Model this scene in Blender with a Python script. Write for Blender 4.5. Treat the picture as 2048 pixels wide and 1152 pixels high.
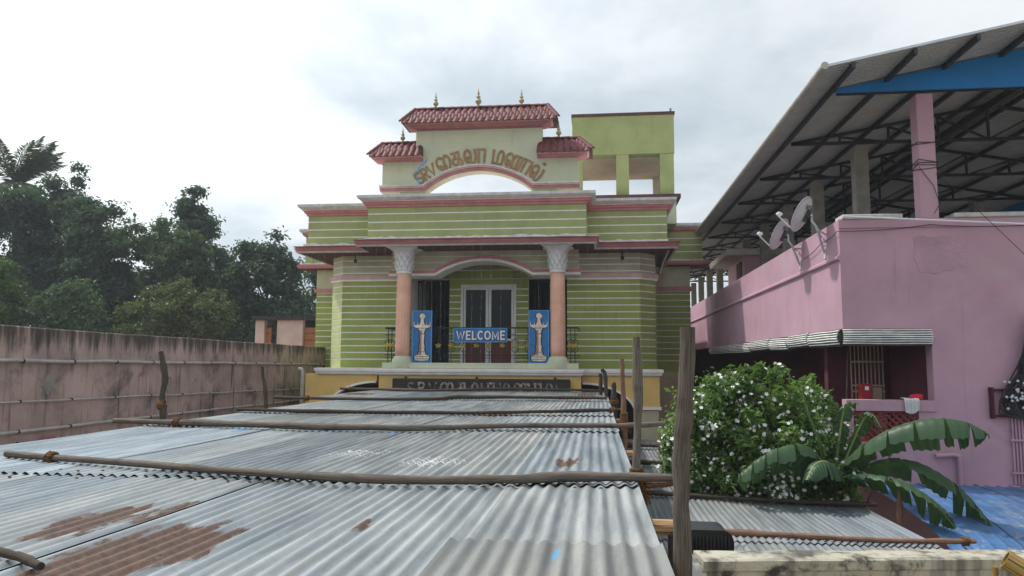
import bpy, math, random
import numpy as np
from mathutils import Vector, Matrix

# ------------------------------------------------------------------ scene, camera, light
for o in list(bpy.data.objects):
    bpy.data.objects.remove(o)
SC = bpy.context.scene
COL = SC.collection
random.seed(7)
PI = math.pi

cam_d = bpy.data.cameras.new('camera')
cam_d.sensor_width = 36.0
cam_d.lens = 36.0 * 1480.0 / 2048.0
cam_d.clip_start = 0.05
cam_d.clip_end = 3000
cam = bpy.data.objects.new('camera', cam_d)
COL.objects.link(cam)
# camera axes from the vanishing points of the street grid (y = along the hall, z = up)
_dY = Vector((168, -151, -1480)).normalized()
_dX = Vector((1, .007, (168 - 151 * .007) / 1480)).normalized()
_dZ = _dX.cross(_dY)
_R = Matrix((_dX, _dY, _dZ))          # rows: world axes in camera space -> camera to world
cam.matrix_world = Matrix.Translation((0, 0, 5.2)) @ _R.to_4x4()
SC.camera = cam

SUN_TRAVEL = Vector((.52, -.22, -.80)).normalized()
sun_d = bpy.data.lights.new('sun', 'SUN')
sun_d.energy = 3.1
sun_d.angle = math.radians(2.5)
sun_d.color = (1, .95, .87)
sun = bpy.data.objects.new('sun', sun_d)
sun.rotation_euler = SUN_TRAVEL.to_track_quat('-Z', 'Y').to_euler()
sun.location = (-20, 10, 40)
COL.objects.link(sun)

SC.view_settings.view_transform = 'Standard'
SC.view_settings.look = 'None'
SC.view_settings.gamma = 1
SC.view_settings.exposure = 0.0
SC.view_settings.use_curve_mapping = False
SC.render.engine = 'CYCLES'
SC.cycles.max_bounces = 6
SC.cycles.transparent_max_bounces = 6
SC.cycles.caustics_reflective = False
SC.cycles.caustics_refractive = False

wd = bpy.data.worlds.new('World')
SC.world = wd
wd.use_nodes = True
nt = wd.node_tree
nt.nodes.clear()


def nn(t, kind, **kw):
    n = t.nodes.new(kind)
    for k, v in kw.items():
        if k in ('inp',):
            for kk, vv in v.items():
                n.inputs[kk].default_value = vv
        else:
            setattr(n, k, v)
    return n


def math_node(t, op, a, b=None, clamp=False):
    n = t.nodes.new('ShaderNodeMath')
    n.operation = op
    n.use_clamp = clamp
    for i, v in enumerate((a, b)):
        if v is None:
            continue
        if isinstance(v, (int, float)):
            n.inputs[i].default_value = v
        else:
            t.links.new(v, n.inputs[i])
    return n.outputs[0]


def mixc(t, fac, a, b, blend='MIX'):
    n = t.nodes.new('ShaderNodeMix')
    n.data_type = 'RGBA'
    n.blend_type = blend
    if isinstance(fac, (int, float)):
        n.inputs[0].default_value = fac
    else:
        t.links.new(fac, n.inputs[0])
    for i, v in ((6, a), (7, b)):
        if isinstance(v, (tuple, list)):
            n.inputs[i].default_value = (v[0], v[1], v[2], 1)
        else:
            t.links.new(v, n.inputs[i])
    return n.outputs[2]


def ramp(t, fac, p0, p1):
    n = t.nodes.new('ShaderNodeMapRange')
    n.interpolation_type = 'SMOOTHSTEP'
    t.links.new(fac, n.inputs[0])
    n.inputs[1].default_value = p0
    n.inputs[2].default_value = p1
    return n.outputs[0]


# cloudy sky: Nishita sky seen through a broken, lit cloud layer
sky = nn(nt, 'ShaderNodeTexSky', sky_type='NISHITA', sun_disc=False)
SUN_DIR = -SUN_TRAVEL
sky.sun_elevation = math.asin(SUN_DIR.z)
sky.sun_rotation = math.atan2(SUN_DIR.x, SUN_DIR.y)
tc = nn(nt, 'ShaderNodeTexCoord')
sep = nn(nt, 'ShaderNodeSeparateXYZ')
nt.links.new(tc.outputs['Generated'], sep.inputs[0])
zz = math_node(nt, 'MAXIMUM', math_node(nt, 'ADD', sep.outputs[2], .32), .12)
cx = math_node(nt, 'DIVIDE', sep.outputs[0], zz)
cy = math_node(nt, 'DIVIDE', sep.outputs[1], zz)
cmb = nn(nt, 'ShaderNodeCombineXYZ')
nt.links.new(cx, cmb.inputs[0])
nt.links.new(cy, cmb.inputs[1])
cmb.inputs[2].default_value = 8.8
n1 = nn(nt, 'ShaderNodeTexNoise', inp={'Scale': 1.15, 'Detail': 7, 'Roughness': .52, 'Distortion': .15})
nt.links.new(cmb.outputs[0], n1.inputs['Vector'])
n2 = nn(nt, 'ShaderNodeTexNoise', inp={'Scale': 2.6, 'Detail': 5, 'Roughness': .55})
nt.links.new(cmb.outputs[0], n2.inputs['Vector'])
# thin veil is brighter towards the sun
dot = nn(nt, 'ShaderNodeVectorMath', operation='DOT_PRODUCT')
nt.links.new(tc.outputs['Generated'], dot.inputs[0])
dot.inputs[1].default_value = SUN_DIR
glow = math_node(nt, 'POWER', math_node(nt, 'MAXIMUM', dot.outputs['Value'], 0.0), 3.0)
shade = ramp(nt, n1.outputs['Fac'], .38, .62)
cloud = mixc(nt, shade, (4.5, 5.25, 5.75), (8.6, 8.9, 9.1))
wisps = ramp(nt, n2.outputs['Fac'], .42, .70)
cloud = mixc(nt, math_node(nt, 'MULTIPLY', wisps, .35), cloud, (9.6, 9.8, 10.0))
lit = math_node(nt, 'ADD', math_node(nt, 'MULTIPLY', glow, 1.0), .92)
vm = nn(nt, 'ShaderNodeVectorMath', operation='SCALE')
nt.links.new(cloud, vm.inputs[0])
nt.links.new(lit, vm.inputs['Scale'])
sky_mix = mixc(nt, .9, sky.outputs[0], vm.outputs[0])
bg = nn(nt, 'ShaderNodeBackground')
bg.inputs['Strength'].default_value = .122
nt.links.new(sky_mix, bg.inputs['Color'])
wo = nn(nt, 'ShaderNodeOutputWorld')
nt.links.new(bg.outputs[0], wo.inputs['Surface'])

# ------------------------------------------------------------------ materials
MATS = {}


def mat(name, col, rough=.8, var=.12, scale=2.5, bump=0.0, bscale=40, metal=0.0, spec=.35,
        dirt=None, streak=None, alt=None, emit=None):
    """procedural material in world coordinates.
    dirt=(colour, lo, hi, scale) blotches; streak=(colour, lo, hi) vertical runs; alt=(colour, lo, hi, scale)"""
    if name in MATS:
        return MATS[name]
    m = bpy.data.materials.new(name)
    m.use_nodes = True
    t = m.node_tree
    b = t.nodes['Principled BSDF']
    g = nn(t, 'ShaderNodeNewGeometry')
    pos = g.outputs['Position']
    oi = nn(t, 'ShaderNodeObjectInfo')
    nz = nn(t, 'ShaderNodeTexNoise', inp={'Scale': scale, 'Detail': 8, 'Roughness': .6})
    t.links.new(pos, nz.inputs['Vector'])
    lo = tuple(max(0, c * (1 - var * 1.6)) for c in col)
    hi = tuple(min(1, c * (1 + var * 1.6)) for c in col)
    c = mixc(t, ramp(t, nz.outputs['Fac'], .25, .75), lo, hi)
    # small value change from one piece to the next
    rv = math_node(t, 'ADD', math_node(t, 'MULTIPLY', oi.outputs['Random'], var * .9), 1 - var * .45)
    sc_ = nn(t, 'ShaderNodeVectorMath', operation='SCALE')
    t.links.new(c, sc_.inputs[0])
    t.links.new(rv, sc_.inputs['Scale'])
    c = sc_.outputs[0]
    for d in (alt, dirt):
        if d:
            k = nn(t, 'ShaderNodeTexNoise', inp={'Scale': d[3], 'Detail': 10, 'Roughness': .65, 'Distortion': .3})
            t.links.new(pos, k.inputs['Vector'])
            c = mixc(t, ramp(t, k.outputs['Fac'], d[1], d[2]), c, d[0])
    if streak:
        mp = nn(t, 'ShaderNodeMapping')
        mp.inputs['Scale'].default_value = (7, 7, .55)
        t.links.new(pos, mp.inputs['Vector'])
        k = nn(t, 'ShaderNodeTexNoise', inp={'Scale': 1.0, 'Detail': 8, 'Roughness': .6})
        t.links.new(mp.outputs[0], k.inputs['Vector'])
        c = mixc(t, ramp(t, k.outputs['Fac'], streak[1], streak[2]), c, streak[0])
    t.links.new(c, b.inputs['Base Color'])
    rr = math_node(t, 'ADD', math_node(t, 'MULTIPLY', nz.outputs['Fac'], .25), rough - .12, clamp=True)
    t.links.new(rr, b.inputs['Roughness'])
    b.inputs['Metallic'].default_value = metal
    b.inputs['Specular IOR Level'].default_value = spec
    if bump:
        bn = nn(t, 'ShaderNodeTexNoise', inp={'Scale': bscale, 'Detail': 6, 'Roughness': .6})
        t.links.new(pos, bn.inputs['Vector'])
        bp = nn(t, 'ShaderNodeBump', inp={'Strength': bump, 'Distance': .02})
        t.links.new(bn.outputs['Fac'], bp.inputs['Height'])
        t.links.new(bp.outputs[0], b.inputs['Normal'])
    MATS[name] = m
    return m


def leaf_mat(name, c0, c1, rough=.55, trans=.3):
    m = bpy.data.materials.new(name)
    m.use_nodes = True
    t = m.node_tree
    b = t.nodes['Principled BSDF']
    g = nn(t, 'ShaderNodeNewGeometry')
    nz = nn(t, 'ShaderNodeTexNoise', inp={'Scale': .9, 'Detail': 6, 'Roughness': .7})
    t.links.new(g.outputs['Position'], nz.inputs['Vector'])
    f = math_node(t, 'ADD', math_node(t, 'MULTIPLY', ramp(t, nz.outputs['Fac'], .3, .7), .6),
                  math_node(t, 'MULTIPLY', g.outputs['Random Per Island'], .4))
    c = mixc(t, f, c0, c1)
    t.links.new(c, b.inputs['Base Color'])
    b.inputs['Roughness'].default_value = rough
    b.inputs['Specular IOR Level'].default_value = .3
    tr = nn(t, 'ShaderNodeBsdfTranslucent')
    t.links.new(mixc(t, 1.0, c, (1.0, 1.25, .5), 'MULTIPLY'), tr.inputs['Color'])
    mx = nn(t, 'ShaderNodeMixShader')
    mx.inputs[0].default_value = trans
    t.links.new(b.outputs[0], mx.inputs[1])
    t.links.new(tr.outputs[0], mx.inputs[2])
    t.links.new(mx.outputs[0], t.nodes['Material Output'].inputs['Surface'])
    MATS[name] = m
    return m


def wood_mat(name, c0, c1, rough=.85):
    m = bpy.data.materials.new(name)
    m.use_nodes = True
    t = m.node_tree
    b = t.nodes['Principled BSDF']
    g = nn(t, 'ShaderNodeTexCoord')
    oi = nn(t, 'ShaderNodeObjectInfo')
    mp = nn(t, 'ShaderNodeMapping')
    mp.inputs['Scale'].default_value = (3, 3, 3)
    t.links.new(g.outputs['Object'], mp.inputs['Vector'])
    # grain runs along the pole: use the UV made with the tube (u round, v along)
    uv = nn(t, 'ShaderNodeMapping')
    uv.inputs['Scale'].default_value = (26, 3.2, 1)
    t.links.new(g.outputs['UV'], uv.inputs['Vector'])
    gr = nn(t, 'ShaderNodeTexNoise', inp={'Scale': 2.0, 'Detail': 8, 'Roughness': .7, 'Distortion': .6})
    t.links.new(uv.outputs[0], gr.inputs['Vector'])
    nz = nn(t, 'ShaderNodeTexNoise', inp={'Scale': 2.4, 'Detail': 6, 'Roughness': .65})
    t.links.new(mp.outputs[0], nz.inputs['Vector'])
    c = mixc(t, ramp(t, gr.outputs['Fac'], .3, .72), c0, c1)
    c = mixc(t, math_node(t, 'MULTIPLY', ramp(t, nz.outputs['Fac'], .5, .75), .45), c,
             tuple(x * .35 for x in c0))
    u3 = nn(t, 'ShaderNodeMapping')
    u3.inputs['Scale'].default_value = (16, .9, 1)
    t.links.new(g.outputs['UV'], u3.inputs['Vector'])
    ck = nn(t, 'ShaderNodeTexNoise', inp={'Scale': 1.3, 'Detail': 4, 'Roughness': .5, 'Distortion': .8})
    t.links.new(u3.outputs[0], ck.inputs['Vector'])
    c = mixc(t, math_node(t, 'MULTIPLY', ramp(t, ck.outputs['Fac'], .62, .68), .85), c, tuple(x * .22 for x in c0))
    sv = math_node(t, 'ADD', math_node(t, 'MULTIPLY', oi.outputs['Random'], .35), .82)
    ss = nn(t, 'ShaderNodeVectorMath', operation='SCALE')
    t.links.new(c, ss.inputs[0])
    t.links.new(sv, ss.inputs['Scale'])
    c = ss.outputs[0]
    t.links.new(c, b.inputs['Base Color'])
    b.inputs['Roughness'].default_value = rough
    b.inputs['Specular IOR Level'].default_value = .2
    bp = nn(t, 'ShaderNodeBump', inp={'Strength': .35, 'Distance': .004})
    t.links.new(gr.outputs['Fac'], bp.inputs['Height'])
    t.links.new(bp.outputs[0], b.inputs['Normal'])
    MATS[name] = m
    return m


def tin_mat(name, c0, c1, rust_spots=(), metal=.55, rough=.48, blue=None, white=None):
    """weathered galvanised sheet; rust_spots = (x, y, rx, ry, strength) in metres on the roof"""
    m = bpy.data.materials.new(name)
    m.use_nodes = True
    t = m.node_tree
    b = t.nodes['Principled BSDF']
    g = nn(t, 'ShaderNodeNewGeometry')
    oi = nn(t, 'ShaderNodeObjectInfo')
    pos = g.outputs['Position']
    mp = nn(t, 'ShaderNodeMapping')
    mp.inputs['Scale'].default_value = (9, .8, 4)
    t.links.new(pos, mp.inputs['Vector'])
    st = nn(t, 'ShaderNodeTexNoise', inp={'Scale': 1.0, 'Detail': 8, 'Roughness': .62})
    t.links.new(mp.outputs[0], st.inputs['Vector'])
    sp = nn(t, 'ShaderNodeTexNoise', inp={'Scale': 26, 'Detail': 6, 'Roughness': .7})
    t.links.new(pos, sp.inputs['Vector'])
    bl = nn(t, 'ShaderNodeTexNoise', inp={'Scale': 1.3, 'Detail': 6, 'Roughness': .6})
    t.links.new(pos, bl.inputs['Vector'])
    c = mixc(t, ramp(t, st.outputs['Fac'], .3, .7), c0, c1)
    c = mixc(t, math_node(t, 'MULTIPLY', ramp(t, sp.outputs['Fac'], .45, .8), .35), c, tuple(x * .62 for x in c0))
    m2 = nn(t, 'ShaderNodeMapping')
    m2.inputs['Scale'].default_value = (34, 1.1, 4)
    t.links.new(pos, m2.inputs['Vector'])
    s2 = nn(t, 'ShaderNodeTexNoise', inp={'Scale': 1.0, 'Detail': 6, 'Roughness': .65})
    t.links.new(m2.outputs[0], s2.inputs['Vector'])
    c = mixc(t, math_node(t, 'MULTIPLY', ramp(t, s2.outputs['Fac'], .54, .72), .38), c, (.40, .35, .29))
    c = mixc(t, math_node(t, 'MULTIPLY', ramp(t, s2.outputs['Fac'], .46, .32), .35), c, tuple(x * .5 for x in c0))
    # dusty brown bloom
    c = mixc(t, math_node(t, 'MULTIPLY', ramp(t, bl.outputs['Fac'], .50, .74), .34), c, (.42, .38, .33))
    hs_ = math_node(t, 'FRACT', math_node(t, 'MULTIPLY', oi.outputs['Random'], 7.31))
    c = mixc(t, 1.0, c, mixc(t, hs_, (.93, .99, 1.04), (1.03, 1.0, .95)), 'MULTIPLY')
    rv = math_node(t, 'ADD', math_node(t, 'MULTIPLY', oi.outputs['Random'], .40), .74)
    s_ = nn(t, 'ShaderNodeVectorMath', operation='SCALE')
    t.links.new(c, s_.inputs[0])
    t.links.new(rv, s_.inputs['Scale'])
    c = s_.outputs[0]
    sepx = nn(t, 'ShaderNodeSeparateXYZ')
    t.links.new(pos, sepx.inputs[0])

    def spots(lst, nz_out, w):
        total = None
        for (x, y, rx, ry, k) in lst:
            ax = math_node(t, 'DIVIDE', math_node(t, 'SUBTRACT', sepx.outputs[0], x), rx)
            ay = math_node(t, 'DIVIDE', math_node(t, 'SUBTRACT', sepx.outputs[1], y), ry)
            d = math_node(t, 'ADD', math_node(t, 'MULTIPLY', ax, ax), math_node(t, 'MULTIPLY', ay, ay))
            v = math_node(t, 'MULTIPLY', math_node(t, 'SUBTRACT', 1.0, d, clamp=True), k)
            total = v if total is None else math_node(t, 'MAXIMUM', total, v)
        msk = ramp(t, math_node(t, 'ADD', total, math_node(t, 'MULTIPLY', math_node(t, 'SUBTRACT', nz_out, .5), w)), .34, .50)
        return math_node(t, 'MULTIPLY', msk, ramp(t, total, .01, .06))
    rust = None
    if rust_spots:
        mr = nn(t, 'ShaderNodeMapping')
        mr.inputs['Scale'].default_value = (12, 2.2, 6)
        t.links.new(pos, mr.inputs['Vector'])
        rn = nn(t, 'ShaderNodeTexNoise', inp={'Scale': 1.0, 'Detail': 9, 'Roughness': .68})
        t.links.new(mr.outputs[0], rn.inputs['Vector'])
        rust = spots(rust_spots, rn.outputs['Fac'], 1.7)
        rc = mixc(t, ramp(t, sp.outputs['Fac'], .35, .7), (.06, .028, .016), (.145, .070, .038))
        c = mixc(t, rust, c, rc)
    if blue:
        bm = spots(blue, st.outputs['Fac'], 1.2)
        c = mixc(t, math_node(t, 'MULTIPLY', bm, .75), c, (.12, .36, .62))
    if white:
        wn = nn(t, 'ShaderNodeTexNoise', inp={'Scale': 30, 'Detail': 5, 'Roughness': .7})
        t.links.new(pos, wn.inputs['Vector'])
        wm = spots(white, wn.outputs['Fac'], 2.6)
        c = mixc(t, wm, c, (.85, .86, .87))
    t.links.new(c, b.inputs['Base Color'])
    mt = metal
    if rust is not None:
        mt = math_node(t, 'MULTIPLY', math_node(t, 'SUBTRACT', 1.0, rust), metal)
        t.links.new(mt, b.inputs['Metallic'])
    else:
        b.inputs['Metallic'].default_value = metal
    t.links.new(math_node(t, 'ADD', math_node(t, 'MULTIPLY', st.outputs['Fac'], .3), rough - .15), b.inputs['Roughness'])
    bp = nn(t, 'ShaderNodeBump', inp={'Strength': .25, 'Distance': .006})
    t.links.new(sp.outputs['Fac'], bp.inputs['Height'])
    t.links.new(bp.outputs[0], b.inputs['Normal'])
    MATS[name] = m
    return m


GREEN = mat('green_wall_paint', (.35, .385, .165), .82, .08, 1.6, .12, 30, streak=((.19, .205, .12), .56, .84))
GREEN_LO = mat('bright_green_wall_paint', (.335, .395, .105), .82, .08, 1.6, .12, 30, streak=((.155, .18, .075), .56, .86))
OLIVE = mat('pale_olive_wall_paint', (.50, .49, .34), .85, .09, 1.6, .1, 30, streak=((.25, .24, .17), .56, .86))
MINT = mat('pale_mint_paint', (.58, .61, .44), .85, .06, 1.3, .08, 25, streak=((.36, .37, .28), .56, .86))
CHAMF_LIT = mat('sunlit_green_corner', (.60, .64, .31), .85, .07, 1.5, .1, 30, streak=((.36, .38, .18), .62, .9))  # paler copy of the wall green: sun on the left corner put into colour
WHITE = mat('white_groove_paint', (.88, .88, .85), .8, .06, 4, .1, 40, dirt=((.5, .49, .46), .62, .88, 5))
CAP = mat('weathered_white_cap', (.64, .63, .62), .85, .12, 4, .25, 30, dirt=((.20, .19, .18), .55, .80, 6))
PINKTRIM = mat('rose_red_trim_paint', (.54, .215, .23), .75, .1, 3, .1, 30, streak=((.36, .16, .15), .6, .88))
PINKTRIM2 = mat('light_rose_trim_paint', (.70, .45, .44), .78, .1, 3, .1, 30, dirt=((.38, .22, .20), .56, .85, 6))
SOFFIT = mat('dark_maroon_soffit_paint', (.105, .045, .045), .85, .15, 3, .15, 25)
YELLOW = mat('ochre_yellow_paint', (.72, .51, .18), .85, .07, 1.4, .1, 30, streak=((.45, .32, .12), .60, .86))
SALMON = mat('salmon_column_paint', (.80, .46, .33), .7, .08, 3, .08, 30, streak=((.55, .34, .26), .6, .9))
CAPITAL = mat('white_stucco', (.76, .76, .77), .85, .06, 6, .2, 50, dirt=((.33, .33, .34), .55, .85, 9))
TILE = mat('glazed_maroon_tile', (.145, .036, .038), .62, .25, 5, .08, 60, spec=.35, dirt=((.24, .14, .13), .62, .85, 8))
IRON = mat('black_iron', (.018, .018, .02), .5, .2, 10, .1, 60)
GOLD = mat('gold_paint', (.62, .44, .08), .45, .15, 12, .1, 60, metal=.35)
BRASS = mat('dull_brass', (.42, .37, .22), .55, .18, 14, .2, 60, metal=.3)
BLUE = mat('blue_board_print', (.035, .17, .43), .5, .1, 4, .05, 40)
BLUE_EDGE = mat('bright_blue_board_edge', (.07, .30, .62), .5, .08, 4)
PRINTW = mat('cream_print', (.76, .66, .55), .6, .12, 9)
PRINTDK = mat('dark_print_outline', (.05, .03, .03), .6, .1, 9)
PRINTSH = mat('tan_print_shade', (.42, .25, .16), .6, .12, 9)
LETTERW = mat('white_letter', (.80, .81, .84), .5, .05, 9)
LETTERB = mat('brown_letter_paint', (.34, .205, .105), .7, .18, 12)
PAINTBLUE = mat('pale_blue_paint_smear', (.24, .46, .72), .7, .2, 14)
DARKROOM = mat('dim_interior_plaster', (.06, .055, .05), .9, .2, 2)  # near-black base: the darkness of unlit rooms is put into the colour
GLASS = mat('dark_door_glass', (.010, .013, .016), .16, .2, 2, spec=.22)
DOORW = mat('white_door_frame', (.80, .81, .81), .5, .05, 5)
DOORBR = mat('red_brown_door_panel', (.155, .048, .036), .6, .15, 4)
PINK = mat('pink_house_paint', (.47, .29, .365), .82, .07, 1.1, .14, 22, streak=((.34, .21, .265), .58, .86), alt=((.48, .335, .39), .52, .76, .8), dirt=((.30, .20, .24), .60, .85, .9))
MAROONW = mat('shaded_red_inner_wall', (.085, .02, .032), .85, .15, 2)  # red darkened further so the colour carries the verandah's deep shade
CONC = mat('grey_concrete', (.30, .29, .265), .9, .16, 4, .4, 30, dirt=((.13, .125, .11), .52, .8, 4))
CEMENT = mat('pale_cement', (.50, .49, .46), .9, .12, 5, .3, 30, dirt=((.25, .24, .22), .55, .8, 6))
STEEL = mat('dark_painted_steel', (.04, .046, .056), .55, .15, 8)
BLUEBOARD = mat('blue_gable_sheet', (.012, .20, .55), .55, .08, 2)
ROOFUNDER = mat('grey_roof_sheet', (.50, .53, .56), .6, .06, 2)
PVC = mat('grey_white_pvc', (.43, .42, .40), .6, .10, 5, dirt=((.28, .26, .23), .55, .85, 7))
BLIND = mat('white_blind_slat', (.82, .83, .80), .7, .12, 9)
BLINDDK = mat('dark_blind_cloth', (.035, .035, .035), .9, .2, 6)
SHELL = mat('dish_grey_white', (.55, .56, .58), .5, .08, 6, dirt=((.3, .29, .28), .6, .85, 6))
DARKPLASTIC = mat('black_plastic', (.012, .012, .014), .38, .2, 8, spec=.5)
BLUETIN = mat('faded_blue_sheet', (.075, .175, .37), .55, .16, 2.5, metal=.15, alt=((.28, .29, .34), .56, .68, 8), dirt=((.22, .27, .36), .52, .76, 1.6), streak=((.05, .11, .22), .56, .8))
LATTICE = mat('red_oxide_lattice', (.21, .045, .045), .85, .15, 6, .2, 40)
CLOTHW = mat('white_cotton_cloth', (.72, .73, .75), .9, .06, 9, .4, 60)
CLOTHR = mat('red_cloth', (.55, .02, .05), .85, .12, 9, .4, 60)
COIR = mat('coir_rope', (.16, .075, .032), .95, .25, 30, .6, 90)
GROUND_M = mat('dusty_earth', (.30, .24, .17), .95, .15, .5, .4, 12, dirt=((.18, .14, .10), .5, .7, .8))
BEIGE = mat('beige_plaster', (.55, .47, .35), .88, .08, 1.5, .1, 25, dirt=((.36, .31, .24), .58, .85, 2))
WOOD = wood_mat('weathered_pole_wood', (.058, .047, .038), (.225, .19, .158))
WOODDK = wood_mat('dark_pole_wood', (.036, .029, .024), (.13, .102, .080))
WOODNEW = wood_mat('fresh_cut_wood', (.24, .13, .065), (.52, .35, .20))
WOODRED = wood_mat('reddish_pole_wood', (.13, .065, .045), (.33, .20, .14))
BAMBOO = wood_mat('bamboo_yellow', (.16, .10, .03), (.40, .28, .10), .5)

# ------------------------------------------------------------------ mesh helpers
WLOC = {}          # object name -> world origin (no rotated parents are used for baked parts)


class MB:
    def __init__(s):
        s.v = []
        s.f = []
        s.uv = {}

    def add(s, vs, fs):
        n = len(s.v)
        s.v.extend([tuple(map(float, p)) for p in vs])
        s.f.extend([tuple(i + n for i in f) for f in fs])
        return s

    def box(s, x0, x1, y0, y1, z0, z1):
        return s.add([(x0, y0, z0), (x1, y0, z0), (x1, y1, z0), (x0, y1, z0),
                      (x0, y0, z1), (x1, y0, z1), (x1, y1, z1), (x0, y1, z1)],
                     [(0, 3, 2, 1), (4, 5, 6, 7), (0, 1, 5, 4), (1, 2, 6, 5), (2, 3, 7, 6), (3, 0, 4, 7)])

    def bbox(s, x0, x1, y0, y1, z0, z1, b=.01):
        """box with chamfered edges"""
        pts = []
        for z, i in ((z0, b), (z0 + b, 0), (z1 - b, 0), (z1, b)):
            pts.append([(x0 + i, y0 + b), (x0 + b, y0 + i), (x1 - b, y0 + i), (x1 - i, y0 + b),
                        (x1 - i, y1 - b), (x1 - b, y1 - i), (x0 + b, y1 - i), (x0 + i, y1 - b)])
        vs = [(p[0], p[1], z) for ring, z in zip(pts, (z0, z0 + b, z1 - b, z1)) for p in ring]
        fs = [tuple(range(7, -1, -1)), tuple(range(24, 32))]
        for k in range(3):
            for i in range(8):
                j = (i + 1) % 8
                fs.append((k * 8 + i, k * 8 + j, (k + 1) * 8 + j, (k + 1) * 8 + i))
        return s.add(vs, fs)

    def prism(s, poly, plane, a, b):
        n = len(poly)
        # orient counter-clockwise so that normals point out
        ar = sum(poly[i][0] * poly[(i + 1) % n][1] - poly[(i + 1) % n][0] * poly[i][1] for i in range(n))
        if (ar < 0) != (plane == 'xz'):
            poly = poly[::-1]

        def P(p, t):
            if plane == 'xz':
                return (p[0], t, p[1])
            if plane == 'yz':
                return (t, p[0], p[1])
            return (p[0], p[1], t)
        vs = [P(p, a) for p in poly] + [P(p, b) for p in poly]
        fs = [tuple(range(n - 1, -1, -1)), tuple(range(n, 2 * n))]
        for i in range(n):
            j = (i + 1) % n
            fs.append((i, j, n + j, n + i))
        return s.add(vs, fs)

    def sweep(s, path, prof):
        """mitred profile (out, z) along a plan path; out is to the right of travel"""
        m = len(path)
        nr = []
        for i in range(m - 1):
            dx, dy = path[i + 1][0] - path[i][0], path[i + 1][1] - path[i][1]
            L = math.hypot(dx, dy)
            nr.append((dy / L, -dx / L))
        vs = []
        for i, p in enumerate(path):
            if i == 0:
                n = nr[0]
            elif i == m - 1:
                n = nr[-1]
            else:
                a, b = nr[i - 1], nr[i]
                k = 1 + a[0] * b[0] + a[1] * b[1]
                n = ((a[0] + b[0]) / k, (a[1] + b[1]) / k)
            for o, z in prof:
                vs.append((p[0] + n[0] * o, p[1] + n[1] * o, z))
        q = len(prof)
        fs = []
        for i in range(m - 1):
            for k in range(q):
                k2 = (k + 1) % q
                fs.append((i * q + k, (i + 1) * q + k, (i + 1) * q + k2, i * q + k2))
        fs.append(tuple(range(q - 1, -1, -1)))
        fs.append(tuple((m - 1) * q + k for k in range(q)))
        return s.add(vs, fs)

    def ribbon_xz(s, path, o0, o1, y0, y1):
        """band that follows a path in the xz plane, from offset o0 to o1 (up is +), between y0 and y1"""
        m = len(path)
        nr = []
        for i in range(m - 1):
            dx, dz = path[i + 1][0] - path[i][0], path[i + 1][1] - path[i][1]
            L = math.hypot(dx, dz)
            nr.append((-dz / L, dx / L))
        ring = []
        for i, p in enumerate(path):
            a = nr[max(0, i - 1)]
            b = nr[min(m - 2, i)]
            k = 1 + a[0] * b[0] + a[1] * b[1]
            n = ((a[0] + b[0]) / k, (a[1] + b[1]) / k)
            ring.append([(p[0] + n[0] * o0, y0, p[1] + n[1] * o0), (p[0] + n[0] * o0, y1, p[1] + n[1] * o0),
                         (p[0] + n[0] * o1, y1, p[1] + n[1] * o1), (p[0] + n[0] * o1, y0, p[1] + n[1] * o1)])
        vs = [q for r in ring for q in r]
        fs = [(0, 1, 2, 3), tuple((m - 1) * 4 + k for k in (3, 2, 1, 0))]
        for i in range(m - 1):
            for k in range(4):
                k2 = (k + 1) % 4
                fs.append((i * 4 + k2, i * 4 + k, (i + 1) * 4 + k, (i + 1) * 4 + k2))
        return s.add(vs, fs)

    def tube(s, pts, rad, seg=8, caps=True, jit=0, rng=None):
        """rad: number or list; UVs run along the tube"""
        pts = [Vector(p) for p in pts]
        n = len(pts)
        if isinstance(rad, (int, float)):
            rad = [rad] * n
        base = len(s.v)
        up = Vector((.123, .31, .94)).normalized()
        vs, fs = [], []
        L = 0
        t0 = (pts[1] - pts[0]).normalized()
        if abs(t0.dot(up)) > .9:
            up = Vector((1, .1, 0)).normalized()
        uvs = []
        for i, p in enumerate(pts):
            t = (pts[min(n - 1, i + 1)] - pts[max(0, i - 1)]).normalized()
            a = (up - t * up.dot(t)).normalized()
            b = t.cross(a)
            if i:
                L += (p - pts[i - 1]).length
            for k in range(seg):
                w = 2 * PI * k / seg
                r = rad[i]
                if jit and rng:
                    r *= 1 + rng.uniform(-jit, jit)
                vs.append(p + (a * math.cos(w) + b * math.sin(w)) * r)
                uvs.append((k / seg, L))
        for i in range(n - 1):
            for k in range(seg):
                k2 = (k + 1) % seg
                fs.append((i * seg + k, i * seg + k2, (i + 1) * seg + k2, (i + 1) * seg + k))
        if caps:
            fs.append(tuple(range(seg - 1, -1, -1)))
            fs.append(tuple((n - 1) * seg + k for k in range(seg)))
        for i, u in enumerate(uvs):
            s.uv[base + i] = u
        return s.add(vs, fs)

    def lathe(s, prof, c=(0, 0, 0), seg=16, fn=None):
        """prof: (r, z); fn(angle, i) multiplies the radius"""
        vs, fs = [], []
        for i, (r, z) in enumerate(prof):
            for k in range(seg):
                w = 2 * PI * k / seg
                rr = r * (fn(w, i) if fn else 1)
                vs.append((c[0] + rr * math.cos(w), c[1] + rr * math.sin(w), c[2] + z))
        n = len(prof)
        for i in range(n - 1):
            for k in range(seg):
                k2 = (k + 1) % seg
                fs.append((i * seg + k, i * seg + k2, (i + 1) * seg + k2, (i + 1) * seg + k))
        fs.append(tuple(range(seg - 1, -1, -1)))
        fs.append(tuple((n - 1) * seg + k for k in range(seg)))
        return s.add(vs, fs)

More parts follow.
